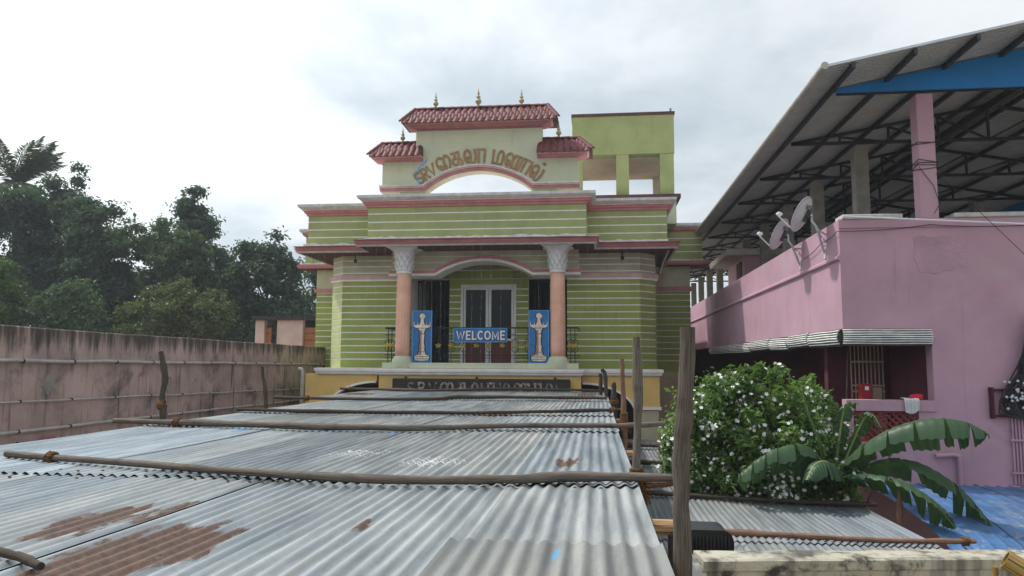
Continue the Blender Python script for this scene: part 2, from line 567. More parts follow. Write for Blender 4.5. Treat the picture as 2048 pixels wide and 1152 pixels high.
    def bar(s, p, q, w, h=None):
        """square bar between two points"""
        p, q = Vector(p), Vector(q)
        h = h or w
        t = (q - p).normalized()
        up = Vector((0, 0, 1)) if abs(t.z) < .95 else Vector((0, 1, 0))
        a = t.cross(up).normalized()
        b = a.cross(t)
        vs = []
        for c in (p, q):
            for sx, sy in ((-1, -1), (1, -1), (1, 1), (-1, 1)):
                vs.append(c + a * sx * w / 2 + b * sy * h / 2)
        return s.add(vs, [(0, 1, 2, 3), (7, 6, 5, 4), (0, 4, 5, 1), (1, 5, 6, 2), (2, 6, 7, 3), (3, 7, 4, 0)])

    def obj(s, name, m, parent=None, smooth=False, origin=None, kind=None, label=None, cat=None, group=None):
        vs = s.v
        if origin is None:
            xs = [v[0] for v in vs]
            ys = [v[1] for v in vs]
            zs = [v[2] for v in vs]
            origin = ((min(xs) + max(xs)) / 2, (min(ys) + max(ys)) / 2, min(zs))
        me = bpy.data.meshes.new(name)
        me.from_pydata([(a - origin[0], b - origin[1], c - origin[2]) for a, b, c in vs], [], s.f)
        if s.uv:
            ul = me.uv_layers.new(name='UVMap')
            vi = np.empty(len(me.loops), dtype=np.int32)
            me.loops.foreach_get('vertex_index', vi)
            tab = np.zeros((len(vs), 2), dtype=np.float32)
            for k, u in s.uv.items():
                tab[k] = u
            ul.data.foreach_set('uv', tab[vi].ravel())
        if smooth:
            me.polygons.foreach_set('use_smooth', [True] * len(me.polygons))
            if smooth != 'all':
                me.set_sharp_from_angle(angle=math.radians(40))
        me.materials.append(m)
        return link(name, me, origin, parent, kind, label, cat, group)


def link(name, me, world, parent=None, kind=None, label=None, cat=None, group=None, rot=None):
    o = bpy.data.objects.new(name, me)
    COL.objects.link(o)
    w = Vector(world)
    if parent is not None:
        o.parent = parent
        o.location = w - WLOC[parent.name]
    else:
        o.location = w
    if rot:
        o.rotation_euler = rot
    WLOC[o.name] = w
    tag(o, label, cat, group, kind)
    return o


def tag(o, label=None, cat=None, group=None, kind=None):
    if label:
        o['label'] = label
    if cat:
        o['category'] = cat
    if group:
        o['group'] = group
    if kind:
        o['kind'] = kind
    return o


def thing(name, loc, label, cat, group=None):
    o = link(name, None, loc, None, None, label, cat, group)
    o.empty_display_size = .2
    return o


def part(name, m, parent, fn, smooth=False, **kw):
    mb = MB()
    fn(mb)
    return mb.obj(name, m, parent, smooth, **kw)


def boxp(name, m, parent, *b, bev=0, **kw):
    mb = MB()
    if bev:
        mb.bbox(*b, b=bev)
    else:
        mb.box(*b)
    return mb.obj(name, m, parent, **kw)


def arcpts(cx, cz, rx, rz, a0, a1, n):
    return [(cx + rx * math.cos(math.radians(a0 + (a1 - a0) * i / n)),
             cz + rz * math.sin(math.radians(a0 + (a1 - a0) * i / n))) for i in range(n + 1)]


def seg_arch(x0, x1, z0, zt, n=20):
    """circular segment from (x0,z0) over (mid,zt) to (x1,z0)"""
    h, w = zt - z0, (x1 - x0) / 2
    R = (w * w + h * h) / (2 * h)
    c = ((x0 + x1) / 2, zt - R)
    a = math.asin(w / R)
    return [(c[0] + R * math.sin(-a + 2 * a * i / n), c[1] + R * math.cos(-a + 2 * a * i / n)) for i in range(n + 1)]


# ------------------------------------------------------------------ stroke lettering
def A(cx, cy, rx, ry, a0, a1, n=10):
    return arcpts(cx, cy, rx, ry, a0, a1, n)


GLYPH = {   # (width, strokes) in a box one unit high
    'S': (.62, [A(.31, .74, .25, .21, 30, 250) + A(.31, .27, .26, .24, 70, -150)]),
    'R': (.64, [[(.08, 0), (.08, .95)], [(.08, .95), (.34, .95)] + A(.34, .72, .22, .23, 90, -90) + [(.08, .49)], [(.30, .49), (.58, 0)]]),
    'V': (.70, [[(.04, .95), (.34, .02), (.64, .95)]]),
    'W': (.98, [[(.04, .95), (.26, .03), (.48, .85), (.70, .03), (.92, .95)]]),
    'E': (.58, [[(.54, .95), (.10, .95), (.10, .02), (.54, .02)], [(.10, .5), (.48, .5)]]),
    'L': (.54, [[(.10, .95), (.10, .02), (.52, .02)]]),
    'C': (.70, [A(.38, .49, .30, .46, 50, 310, 14)]),
    'O': (.76, [A(.38, .49, .31, .46, 90, 450, 18)]),
    'M': (.84, [[(.08, 0), (.10, .95), (.42, .2), (.74, .95), (.76, 0)]]),
    'ai': (1.20, [A(.30, .22, .14, .16, 90, 400) + A(.30, .50, .26, .42, -60, -180)[::1] + A(.34, .52, .30, .43, 180, 20) +
                  A(.66, .30, .06, .26, 160, 330) + A(.88, .52, .24, .43, 180, 0) + [(1.10, .30), (.98, .04)]]),
    'tha': (.92, [[(.06, .93), (.62, .93)], [(.30, .93), (.30, .56)] + A(.30, .30, .24, .25, 90, 420) +
                  [(.70, .44), (.84, .26), (.80, .02), (.56, -.18), (.24, -.24)], [(.62, .93), (.62, .50)]]),
    'la': (1.0, [A(.30, .26, .15, .17, 60, 420) + A(.28, .50, .25, .43, -70, -180) + A(.28, .52, .25, .42, 180, 0) +
                 [(.52, .22)] + A(.72, .24, .20, .24, 190, 340) + [(.94, .50), (.86, .92)]]),
    'aa': (.72, [[(.12, 0), (.12, .93), (.60, .93), (.60, 0)], [(.02, .93), (.14, .93)]]),
    'ma': (.96, [[(.08, .95), (.08, .03), (.88, .03)], [(.46, .03), (.46, .55)] + A(.67, .55, .21, .40, 180, 0) + [(.88, .03)]]),
    'ha': (1.40, [A(.26, .28, .13, .16, 60, 420) + A(.26, .50, .22, .42, -70, -180) + A(.32, .52, .28, .42, 180, 10) +
                  A(.62, .32, .06, .22, 170, 340) + A(.82, .52, .20, .40, 180, 0) + [(1.02, .06)],
                  [(1.02, .90), (1.30, .90), (1.30, .12), (1.16, -.10), (.20, -.12), (.10, -.24)], [(.60, .10), (1.30, .10)]]),
    'dot': (.3, [A(.1, 0, .045, .045, 0, 360, 8)]),
}


def glyph_mesh(mb, key, h, w, place, depth, y0, sx=1.0):
    """strokes of one letter as raised ribbons. place(u, v) -> (x, z)"""
    for si, st in enumerate(GLYPH[key][1]):
        pts = [Vector((p[0] * h * sx, p[1] * h)) for p in st]
        q = [pts[0]]
        for p in pts[1:]:
            if (p - q[-1]).length > h * .012:
                q.append(p)
        pts = q
        n = len(pts)
        yf0 = y0 - depth - .0025 * si
        L, R = [], []
        for i, p in enumerate(pts):
            a = (pts[i] - pts[i - 1]).normalized() if i else (pts[1] - pts[0]).normalized()
            b = (pts[i + 1] - pts[i]).normalized() if i < n - 1 else a
            na, nb = Vector((-a.y, a.x)), Vector((-b.y, b.x))
            k = max(.45, 1 + na.dot(nb))
            nv = (na + nb) / k
            if nv.length > 1.6:
                nv = nv.normalized() * 1.6
            ext = Vector((0, 0))
            if i == 0:
                ext = -a * w * .3
            if i == n - 1:
                ext = a * w * .3
            L.append(p + nv * w / 2 + ext)
            R.append(p - nv * w / 2 + ext)
        vs, fs = [], []
        for pi_, (l, r) in enumerate(zip(L, R)):
            yf = yf0 - .00022 * pi_
            for c, y in ((l, yf), (r, yf), (r, y0), (l, y0)):
                x, z = place(c.x, c.y)
                vs.append((x, y, z))
        for i in range(n - 1):
            for k in range(4):
                k2 = (k + 1) % 4
                fs.append((i * 4 + k, i * 4 + k2, (i + 1) * 4 + k2, (i + 1) * 4 + k))
        fs.append((3, 2, 1, 0))
        fs.append(tuple((n - 1) * 4 + k for k in range(4)))
        mb.add(vs, fs)


# ------------------------------------------------------------------ ground
boxp('ground', GROUND_M, None, -600, 600, -200, 1200, -.5, 0, kind='structure')

# ------------------------------------------------------------------ the hall
XC = -3.19
hall = thing('hall_building', (XC, 22, 0),
             'striped green function hall with pink cornices, tiled pediment and columned balcony', 'building')


def bands(parent, path, m, grooves, z0, z1, name='wall_band', proud=.009, gap=.034):
    zs = [z0] + list(grooves) + [z1]
    for i in range(len(zs) - 1):
        a = zs[i] + (gap / 2 if i else 0)
        b = zs[i + 1] - (gap / 2 if i < len(zs) - 2 else 0)
        part(name, m, parent, lambda mb: mb.sweep(path, [(-.01, a), (proud, a), (proud, b), (-.01, b)]))


GU = (8.771, 8.994, 9.224)                       # grooves of the parapet
GL = [5.298 + .1925 * i for i in range(12)]      # grooves under the belt
GA = (7.80, 7.99, 8.16)                          # grooves above the belt

# parapet walls: one white backing per block with green bands on it
upw = part('parapet_wall', WHITE, hall, lambda mb: mb.prism(
    [(-8.22, 24.0), (-8.22, 20.3), (-6.14, 20.3), (-6.14, 19.3), (-.23, 19.3), (-.23, 20.3), (1.95, 20.3), (1.95, 24.0)],
    'xy', 8.40, 9.62))
bands(upw, [(-6.14, 20.3), (-6.14, 19.3), (-.23, 19.3), (-.23, 20.3)], GREEN, GU, 8.45, 9.42)
bands(upw, [(-8.22, 24.0), (-8.22, 20.3), (-6.16, 20.3)], GREEN, GU, 8.45, 9.42)
bands(upw, [(-.21, 20.3), (1.95, 20.3), (1.95, 24.0)], GREEN, GU, 8.45, 9.42)
top_path = [(-8.22, 23.98), (-8.22, 20.3), (-6.14, 20.3), (-6.14, 19.3), (-.23, 19.3), (-.23, 20.3), (1.95, 20.3), (1.95, 23.98)]
co = part('cornice', PINKTRIM, hall, lambda mb: mb.sweep(top_path, [(-.02, 9.40), (.05, 9.40), (.06, 9.455), (.10, 9.47), (.12, 9.53), (-.02, 9.53)]))
part('cornice_band', PINKTRIM2, co, lambda mb: mb.sweep(top_path, [(-.02, 9.533), (.15, 9.533), (.16, 9.565), (-.02, 9.565)]))
part('cornice_cap', CAP, hall, lambda mb: mb.sweep(top_path, [(-.22, 9.568), (.17, 9.568), (.25, 9.63), (.255, 9.70), (-.22, 9.705)]), smooth=False)


def ragged(path, out, z, h, seed, step=.12):
    """uneven lime-washed fillet lying on a ledge"""
    rng = random.Random(seed)
    mb = MB()
    for i in range(len(path) - 1):
        a, b = Vector(path[i]), Vector(path[i + 1])
        L = (b - a).length
        n = max(2, int(L / step))
        t = (b - a).normalized()
        nr = Vector((t.y, -t.x))
        e0 = -out if i else 0
        vs, fs = [], []
        for k in range(n + 1):
            p = a + t * (L * k / n)
            o = out * rng.uniform(.94, 1.03)
            hh = h * rng.uniform(.45, 1.15)
            for q, zz_ in ((p + nr * o, z), (p + nr * (o - .01), z + hh), (p + nr * .04, z + hh * 1.15), (p, z)):
                vs.append((q.x, q.y, zz_))
        for k in range(n):
            for j in range(4):
                j2 = (j + 1) % 4
                fs.append((k * 4 + j, (k + 1) * 4 + j, (k + 1) * 4 + j2, k * 4 + j2))
        fs.append((3, 2, 1, 0))
        fs.append(tuple(n * 4 + j for j in range(4)))
        mb.add(vs, fs)
    return mb


# the sunshade (chajja) under the parapet
ch_path = [(-8.22, 23.98), (-8.22, 20.3), (-6.14, 20.3), (-6.14, 19.3), (-.23, 19.3), (-.23, 20.3), (1.95, 20.3), (1.95, 23.98)]
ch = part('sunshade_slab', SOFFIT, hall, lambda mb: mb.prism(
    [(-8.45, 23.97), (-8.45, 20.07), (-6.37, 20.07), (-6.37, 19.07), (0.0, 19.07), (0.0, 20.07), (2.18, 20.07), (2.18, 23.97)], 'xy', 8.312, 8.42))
for z0, z1, o0, o1, m in ((8.295, 8.335, .24, .285, CAP), (8.348, 8.395, .25, .30, PINKTRIM), (8.398, 8.43, .25, .315, PINKTRIM2),
                          (8.433, 8.475, .25, .33, PINKTRIM)):
    part('fascia_moulding', m, ch, lambda mb: mb.sweep(ch_path, [(.2, z0), (o0, z0), (o1, z1), (.2, z1)]))
ragged(ch_path, .345, 8.478, .07, 3).obj('limewash_edge', CAP, ch)

# main storey: left and right blocks with canted corners
lw = part('wall', WHITE, hall, lambda mb: mb.prism([(-7.83, 24), (-7.83, 21.36), (-7.37, 20.9), (-5.41, 20.9), (-5.41, 24)], 'xy', 5.0, 8.315), label='left wall block')
rw = part('wall', WHITE, hall, lambda mb: mb.prism([(-.80, 24), (-.80, 20.9), (1.24, 20.9), (1.70, 21.36), (1.70, 24)], 'xy', 5.0, 8.315), label='right wall block')
for w, seqs in ((lw, (([(-7.83, 23.98), (-7.83, 21.36)], GREEN_LO, OLIVE), ([(-7.83, 21.36), (-7.37, 20.9)], CHAMF_LIT, MINT), ([(-7.37, 20.9), (-5.41, 20.9)], GREEN_LO, OLIVE))),  # left canted corner takes paler tones for the sun on it
                (rw, (([(-.80, 20.9), (1.24, 20.9)], GREEN_LO, OLIVE), ([(1.24, 20.9), (1.70, 21.36)], GREEN_LO, OLIVE), ([(1.70, 21.36), (1.70, 23.98)], GREEN_LO, OLIVE)))):
    for path, m0, m1 in seqs:
        bands(w, path, m0, GL, 5.06, 7.56)
        bands(w, path, m1, GA, 7.72, 8.31)
    whole = [seqs[0][0][0]] + [s[0][1] for s in seqs]
    part('belt_course', PINKTRIM2, w, lambda mb: mb.sweep(whole, [(-.01, 7.61), (.075, 7.61), (.09, 7.65), (.09, 7.70), (.075, 7.735), (-.01, 7.735)]))
    part('belt_edge', WHITE, w, lambda mb: mb.sweep(whole, [(-.01, 7.555), (.055, 7.555), (.07, 7.607), (-.01, 7.607)]))

# balcony recess: back wall around the door and the side openings
bk = part('balcony_back_wall', WHITE, hall, lambda mb: (
    mb.box(-4.40, -4.05, 22.0, 22.2, 5.06, 7.72), mb.box(-2.36, -2.0, 22.0, 22.2, 5.06, 7.72),
    mb.box(-4.049, -2.361, 22.0, 22.2, 7.55, 7.72), mb.box(-5.405, -.805, 22.0, 22.2, 7.722, 8.31)))
for x0, x1 in ((-4.40, -4.05), (-2.36, -2.0)):
    bands(bk, [(x0, 22.0), (x1, 22.0)], GREEN_LO, GL, 5.06, 7.72)
bands(bk, [(-4.045, 22.0), (-2.365, 22.0)], GREEN_LO, (), 7.56, 7.72)
bands(bk, [(-5.405, 22.0), (-.805, 22.0)], GREEN_LO, (7.99, 8.16), 7.735, 8.31)
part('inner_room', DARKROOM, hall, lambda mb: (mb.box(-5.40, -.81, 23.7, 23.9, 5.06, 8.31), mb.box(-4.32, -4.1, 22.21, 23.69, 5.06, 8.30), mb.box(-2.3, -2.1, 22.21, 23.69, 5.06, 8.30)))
# grilled doors in the side openings
for x0, x1 in ((-5.40, -4.41), (-1.99, -.81)):
    def grille(mb):
        n = 7
        for i in range(n + 1):
            x = x0 + .02 + (x1 - x0 - .04) * i / n
            mb.box(x - .012, x + .012, 22.08, 22.10, 5.08, 7.70)
        for z in (5.12, 5.9, 6.7, 7.66):
            mb.box(x0 + .01, x1 - .01, 22.075, 22.105, z - .02, z + .02)
    part('window_grille', IRON, hall, grille)
# double door: white frame, glass above, red-brown panels below
dr = part('door', DOORW, hall, lambda mb: (
    mb.bbox(-4.05, -3.97, 21.97, 22.13, 5.07, 7.55, b=.008), mb.bbox(-2.44, -2.36, 21.97, 22.13, 5.07, 7.55, b=.008),
    mb.bbox(-3.965, -2.445, 21.975, 22.125, 7.46, 7.55, b=.008),
    mb.bbox(-3.29, -3.21, 22.0, 22.1, 5.08, 7.455, b=.006), mb.bbox(-3.20, -3.12, 22.0, 22.1, 5.08, 7.455, b=.006),
    mb.bbox(-3.96, -3.90, 22.0, 22.1, 5.08, 7.455, b=.006), mb.bbox(-2.51, -2.45, 22.0, 22.1, 5.08, 7.455, b=.006),
    mb.bbox(-3.895, -3.295, 22.0, 22.1, 5.86, 5.93, b=.006), mb.bbox(-3.115, -2.515, 22.0, 22.1, 5.86, 5.93, b=.006),
    mb.bbox(-3.895, -3.295, 22.0, 22.1, 7.40, 7.455, b=.006), mb.bbox(-3.115, -2.515, 22.0, 22.1, 7.40, 7.455, b=.006)), label='white framed double door with dark glass panes')
for x0, x1 in ((-3.895, -3.295), (-3.115, -2.515)):
    boxp('pane', GLASS, dr, x0, x1, 22.04, 22.06, 5.935, 7.395)
    boxp('door_panel', DOORBR, dr, x0, x1, 22.03, 22.07, 5.08, 5.855, bev=.008)
boxp('door_handle', STEEL, dr, -3.24, -3.215, 21.95, 21.998, 6.0, 6.25, bev=.005)
boxp('door_handle', STEEL, dr, -3.195, -3.17, 21.95, 21.998, 6.0, 6.25, bev=.005)

# bay with the segmental arch in front of the recess
AX0, AX1, AZ0, AZT = -4.45, -1.71, 7.68, 8.08
arch_l = seg_arch(AX0, AX1, AZ0, AZT)
bay = part('arch_wall', WHITE, hall, lambda mb: mb.prism(
    [(-5.70, AZ0)] + arch_l + [(-.46, AZ0), (-.46, 8.312), (-5.70, 8.312)], 'xz', 20.2, 20.899))


def arch_half(z):
    h, w = AZT - AZ0, (AX1 - AX0) / 2
    R = (w * w + h * h) / (2 * h)
    d = z - (AZT - R)
    return math.sqrt(max(0, R * R - d * d)) if z < AZT else 0.0


za = [7.70, 7.80, 7.99, 8.16, 8.31]
AC = (AX0 + AX1) / 2
for i in range(4):
    a, b = za[i] + .01, za[i + 1] - .012
    zs = [a + (b - a) * k / 6 for k in range(7)]
    if a > AZT:
        boxp('wall_band', OLIVE, bay, -5.71, -.45, 20.186, 20.201, a, b)
    else:
        for sgn, xe in ((-1, -5.71), (1, -.45)):
            poly = [(xe, a)] + [(AC + sgn * max(.002, arch_half(z)), z) for z in zs] + [(xe, b)]
            part('wall_band', OLIVE, bay, lambda mb: mb.prism(poly, 'xz', 20.186, 20.201))
arch_path = [(-5.76, AZ0)] + arch_l + [(-.40, AZ0)]
part('arch_moulding', PINKTRIM, bay, lambda mb: mb.ribbon_xz(arch_path, .002, .085, 20.10, 20.21))
part('arch_edge', WHITE, bay, lambda mb: mb.ribbon_xz(arch_path, -.065, 0, 20.09, 20.90))

# columns: fluted shaft, bulging base, leafy capital
for X in (-5.19, -1.0):
    Y = 19.62
    col = part('column', SALMON, hall, lambda mb: mb.lathe(
        [(.205, 5.34), (.207, 5.6), (.204, 6.4), (.196, 7.2), (.190, 7.62)], (X, Y, 0), 64,
        lambda w, i: 1 - .055 * abs(math.sin(8 * w))), smooth='all')
    part('column_base', MINT, col, lambda mb: mb.lathe(
        [(.31, 5.045), (.315, 5.10), (.30, 5.20), (.285, 5.26), (.25, 5.32), (.225, 5.36), (.20, 5.38)], (X, Y, 0), 40), smooth='all')

    def capital(mb):
        mb.lathe([(.205, 7.60), (.215, 7.63), (.215, 7.66), (.19, 7.69), (.195, 7.85), (.21, 8.0), (.235, 8.08)], (X, Y, 0), 32)
        rows = ((7.68, .205, 10, .15, 0), (7.80, .21, 10, .16, .5), (7.93, .22, 10, .17, 0), (8.05, .235, 10, .15, .5))
        for z, r, n, hgt, off in rows:
            for k in range(n):
                w = 2 * PI * (k + off) / n
                ct, st = math.cos(w), math.sin(w)
                hw = PI * r / n * 1.02
                prof = ((0, 0, .8), (.018, .35, 1), (.032, .7, .9), (.058, .93, .55), (.072, 1.0, .18), (.055, .92, .1))
                vs, fs = [], []
                for o, t, ww in prof:
                    for s_, bulge in ((-1, 0), (-.5, .014), (0, .020), (.5, .014), (1, 0)):
                        rr = r + o + bulge
                        u = s_ * hw * ww
                        vs.append((X + rr * ct - u * st, Y + rr * st + u * ct, z + t * hgt))
                for i in range(len(prof) - 1):
                    for j in range(4):
                        fs.append((i * 5 + j, i * 5 + j + 1, (i + 1) * 5 + j + 1, (i + 1) * 5 + j))
                mb.add(vs, fs)
        # bell flaring from round to a square, hollow-sided abacus
        seg = 48
        vs, fs = [], []
        lv = ((8.06, .23, 0), (8.14, .26, .25), (8.22, .31, .55), (8.275, .385, .8), (8.315, .44, 1), (8.345, .45, 1), (8.35, .465, 1), (8.385, .465, 1))
        for z, r, q in lv:
            for k in range(seg):
                w = 2 * PI * k / seg
                c, s_ = math.cos(w), math.sin(w)
                sq = 1 / max(abs(c), abs(s_))
                hollow = 1 - .16 * (1 - abs(math.sin(2 * w)) ** 1.5)
                rr = r * ((1 - q) + q * sq * hollow)
                vs.append((X + rr * c, Y + rr * s_, z))
        for i in range(len(lv) - 1):
            for k in range(seg):
                k2 = (k + 1) % seg
                fs.append((i * seg + k, i * seg + k2, (i + 1) * seg + k2, (i + 1) * seg + k))
        fs.append(tuple((len(lv) - 1) * seg + k for k in range(seg)))
        mb.add(vs, fs)
    part('capital', CAPITAL, col, capital, smooth=True)

# balcony floor, plinth and white ledge
lp = [(-7.68, 23.98), (-7.68, 19.95), (-5.78, 19.95), (-5.78, 19.37), (-.38, 19.37), (-.38, 19.95), (1.68, 19.95), (1.68, 23.98)]
part('balcony_floor', CEMENT, hall, lambda mb: mb.prism(lp, 'xy', 4.86, 5.043))
part('ledge', WHITE, hall, lambda mb: mb.sweep(lp, [(-.02, 4.885), (.03, 4.885), (.045, 4.92), (.045, 4.93), (.075, 4.955), (.085, 5.0), (.085, 5.046), (-.02, 5.046)]), label='white moulded ledge under the balcony')
part('plinth', MINT, hall, lambda mb: (mb.bbox(-5.70, -.45, 19.42, 19.85, 5.048, 5.20, b=.008)))

# railing
rail = part('railing', IRON, hall, lambda mb: (
    mb.box(-5.70, -.47, 19.68, 19.72, 6.12, 6.16), mb.box(-5.70, -.47, 19.685, 19.715, 5.94, 5.96),
    mb.box(-5.70, -.47, 19.685, 19.715, 5.40, 5.42), mb.box(-5.70, -.47, 19.685, 19.715, 5.33, 5.345),
    mb.box(-5.72, -5.68, 19.725, 20.88, 6.12, 6.16), mb.box(-.49, -.45, 19.725, 20.88, 6.12, 6.16),
    mb.box(-5.72, -5.68, 19.725, 20.88, 5.40, 5.42), mb.box(-.49, -.45, 19.725, 20.88, 5.40, 5.42)), label='black iron balcony railing with gold flowers')
bal = MB()
bal.box(-.010, .010, -.010, .010, 0, .94)
for zc, rr in ((.56, .085), (.385, .085)):
    pts = [(rr * math.cos(a), 0, zc + rr * math.sin(a)) for a in np.linspace(0, 2 * PI, 15)]
    bal.tube(pts, .010, 5, caps=False)
bal_me = None
fl = MB()
for (dx, dz, r) in ((-.05, .02, .035), (0, .0, .04), (.05, .025, .035), (-.03, -.035, .03), (.035, -.02, .03), (0, .05, .028)):
    fl.lathe([(.004, -r * .8), (r * .8, -r * .4), (r, 0), (r * .8, r * .4), (.004, r * .8)], (dx, -.02, dz), 8)
fl2 = fl
rails_x = [-5.62, -5.52] + [-4.92 + .347 * i for i in range(12)] + [-.66, -.55]
for i, x in enumerate(rails_x):
    if bal_me is None:
        o = MB().add([(a + x, b + 19.70, c + 5.19) for a, b, c in bal.v], bal.f).obj('baluster', IRON, rail, origin=(x, 19.70, 5.19))
        bal_me = o.data
        f = MB().add([(a + x, b + 19.68, c + 5.66) for a, b, c in fl2.v], fl2.f).obj('flower', GOLD, rail, True, origin=(x, 19.68, 5.66))
        fl_me = f.data
    else:
        link('baluster', bal_me, (x, 19.70, 5.19), rail)
        link('flower', fl_me, (x, 19.68, 5.66 + random.uniform(-.01, .01)), rail, rot=(0, random.uniform(-.5, .5), 0))

# yellow ground-floor front: centre panel, and side panels cut by arches
part('front_panel', YELLOW, hall, lambda mb: mb.box(-5.77, -.39, 19.40, 19.90, 2.9, 4.884), label='ochre yellow front panel')
for sgn in (-1, 1):
    def X_(x):
        return XC + sgn * (x - XC)
    arc = [(X_(px_), pz_) for px_, pz_ in arcpts(-.36, 3.86, 1.42, .84, 0, 90, 14)]
    poly = [(X_(1.66), 4.07), (X_(1.06), 4.07)] + [p for p in arc if p[1] > 4.075] + [(X_(-.385), 4.70), (X_(-.385), 4.884), (X_(1.66), 4.884)]
    sp = part('side_panel', YELLOW, hall, lambda mb: mb.prism(poly, 'xz', 19.98, 20.2))
    ap = [p for p in arc if p[1] > 4.04]
    if sgn > 0:
        ap = ap[::-1]
    part('arch_trim', WHITE, sp, lambda mb: mb.ribbon_xz(ap, -.055, 0, 19.955, 20.22))
    x0, x1 = sorted((X_(1.04), X_(1.70)))
    boxp('panel_trim', WHITE, sp, x0, x1, 19.94, 20.24, 3.99, 4.067)
    x0, x1 = sorted((X_(1.16), X_(1.62)))
    pil = boxp('pillar', CONC, hall, x0, x1, 20.0, 20.35, 0, 3.985, label='grey olive pillar with grooved bands')
    for k in range(10):
        boxp('pillar_band', OLIVE, pil, x0 - .012, x1 + .012, 19.988, 20.36, .03 + k * .395, .41 + k * .395)
part('lower_room', DARKROOM, hall, lambda mb: (mb.box(-7.6, 1.6, 22.6, 22.8, 0, 4.85), mb.box(-7.6, -7.45, 20.4, 22.59, 0, 4.85)))  # dark slabs added to keep the ground-floor openings dark

# wings set back on both sides
for sgn in (-1, 1):
    def X_(x):
        return XC + sgn * (x - XC)
    x0, x1 = sorted((X_(1.62), X_(3.40)))
    wg = boxp('wing_wall', WHITE, hall, x0, x1, 24.0, 24.6, 8.40, 9.62)
    path = [(x0, 24.0), (x1, 24.0), (x1, 24.6)] if sgn > 0 else [(x0, 24.6), (x0, 24.0), (x1, 24.0)]
    bands(wg, path, GREEN, (8.789, 9.009, 9.221), 8.45, 9.45)
    part('wing_cornice', PINKTRIM, wg, lambda mb: mb.sweep(path, [(-.01, 9.45), (.05, 9.45), (.10, 9.5), (.12, 9.57), (-.01, 9.57)]))
    part('wing_cap', CAP, wg, lambda mb: mb.sweep(path, [(-.2, 9.573), (.15, 9.573), (.19, 9.62), (.19, 9.69), (-.2, 9.69)]))
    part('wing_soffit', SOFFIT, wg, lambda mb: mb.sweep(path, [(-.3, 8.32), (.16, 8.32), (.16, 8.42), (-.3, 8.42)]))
    part('wing_fascia', PINKTRIM, wg, lambda mb: mb.sweep(path, [(.162, 8.34), (.19, 8.34), (.22, 8.40), (.22, 8.47), (.162, 8.47)]))
    ragged(path, .225, 8.473, .06, 11 + sgn).obj('limewash_edge', CAP, wg)
    x0, x1 = sorted((X_(1.62), X_(3.0)))
    lwg = boxp('wing_lower_wall', WHITE, hall, x0, x1, 24.05, 24.55, 4.82, 8.315)
    path = [(x0, 24.05), (x1, 24.05), (x1, 24.55)] if sgn > 0 else [(x0, 24.55), (x0, 24.05), (x1, 24.05)]
    bands(lwg, path, GREEN_LO, GL, 4.95, 7.50)
    bands(lwg, path, OLIVE, (), 7.67, 8.31)
    part('belt_course', PINKTRIM, lwg, lambda mb: mb.sweep(path, [(-.01, 7.54), (.07, 7.54), (.07, 7.66), (-.01, 7.66)]))
    part('wing_band', OLIVE, lwg, lambda mb: mb.sweep(path, [(-.01, 4.80), (.05, 4.80), (.05, 4.945), (-.01, 4.945)]))
boxp('hall_body', BEIGE, hall, -9.0, 2.9, 25.6, 44, 0, 7.2)
part('rain_pipe', PVC, hall, lambda mb: mb.tube([(2.02, 20.45, 8.30), (1.90, 20.9, 8.05), (1.84, 21.2, 7.75)], .025, 8), smooth=True)
for x in (-6.9, .75):
    part('bulb_holder', IRON, hall, lambda mb: (mb.tube([(x, 20.6, 8.31), (x, 20.6, 8.18)], .02, 8), mb.lathe([(.02, 8.06), (.045, 8.10), (.05, 8.14), (.03, 8.18)], (x, 20.6, 0), 10)), smooth=True)

# stair tower
tw = part('stair_tower', GREEN, hall, lambda mb: (
    mb.box(-.70, 2.48, 23.0, 26.3, 11.76, 13.0), mb.box(-.70, -.38, 23.02, 23.40, 10.40, 11.757), mb.box(.68, 1.07, 23.02, 23.40, 10.40, 11.757),
    mb.box(2.03, 2.46, 23.02, 23.40, 10.40, 11.757)), label='green stair tower on pillars above the parapet')
part('tower_back_pillar', BEIGE, tw, lambda mb: (mb.box(-.70, -.45, 25.9, 26.28, 10.40, 11.74), mb.box(2.05, 2.46, 25.9, 26.28, 10.40, 11.74)))
part('tower_ceiling', BEIGE, tw, lambda mb: mb.box(-.66, 2.44, 23.41, 26.26, 11.742, 11.757))
boxp('tower_coping', SOFFIT, tw, -.73, 2.51, 22.97, 26.33, 13.002, 13.10, bev=.01)
boxp('tower_stub', CONC, tw, 2.36, 2.42, 23.05, 23.11, 13.10, 13.22)
boxp('tower_floor_edge', SOFFIT, tw, -.6, 2.62, 22.7, 26.4, 10.27, 10.395)
boxp('tower_lower_wall', MINT, tw, -.6, 2.50, 22.9, 26.2, 9.5, 10.268)

# ---- pediment with arch, lettering, tiled caps and finials
PX0, PX1, PZ0, PZT = -4.69, -1.69, 9.99, 10.53
parch = seg_arch(PX0, PX1, PZ0, PZT, 26)
ped = part('pediment', MINT, hall, lambda mb: mb.prism(
    [(-5.92, PZ0)] + parch + [(-.44, PZ0), (-.44, 10.95), (-1.43, 10.95), (-1.43, 11.66), (-4.97, 11.66), (-4.97, 10.95), (-5.92, 10.95)],
    'xz', 19.80, 20.15), label='pale green stepped pediment wall with brown lettering')
for x0, x1 in ((-5.42, -4.68), (-1.70, -1.0)):
    boxp('pediment_foot', MINT, ped, x0, x1, 19.84, 20.12, 9.62, 9.985)
ppath = [(-5.96, PZ0)] + parch + [(-.40, PZ0)]
part('pediment_moulding', PINKTRIM, ped, lambda mb: mb.ribbon_xz(ppath, -.02, .03, 19.70, 20.16))
part('arch_soffit', BEIGE, ped, lambda mb: mb.ribbon_xz(ppath, -.055, -.022, 19.76, 20.155))
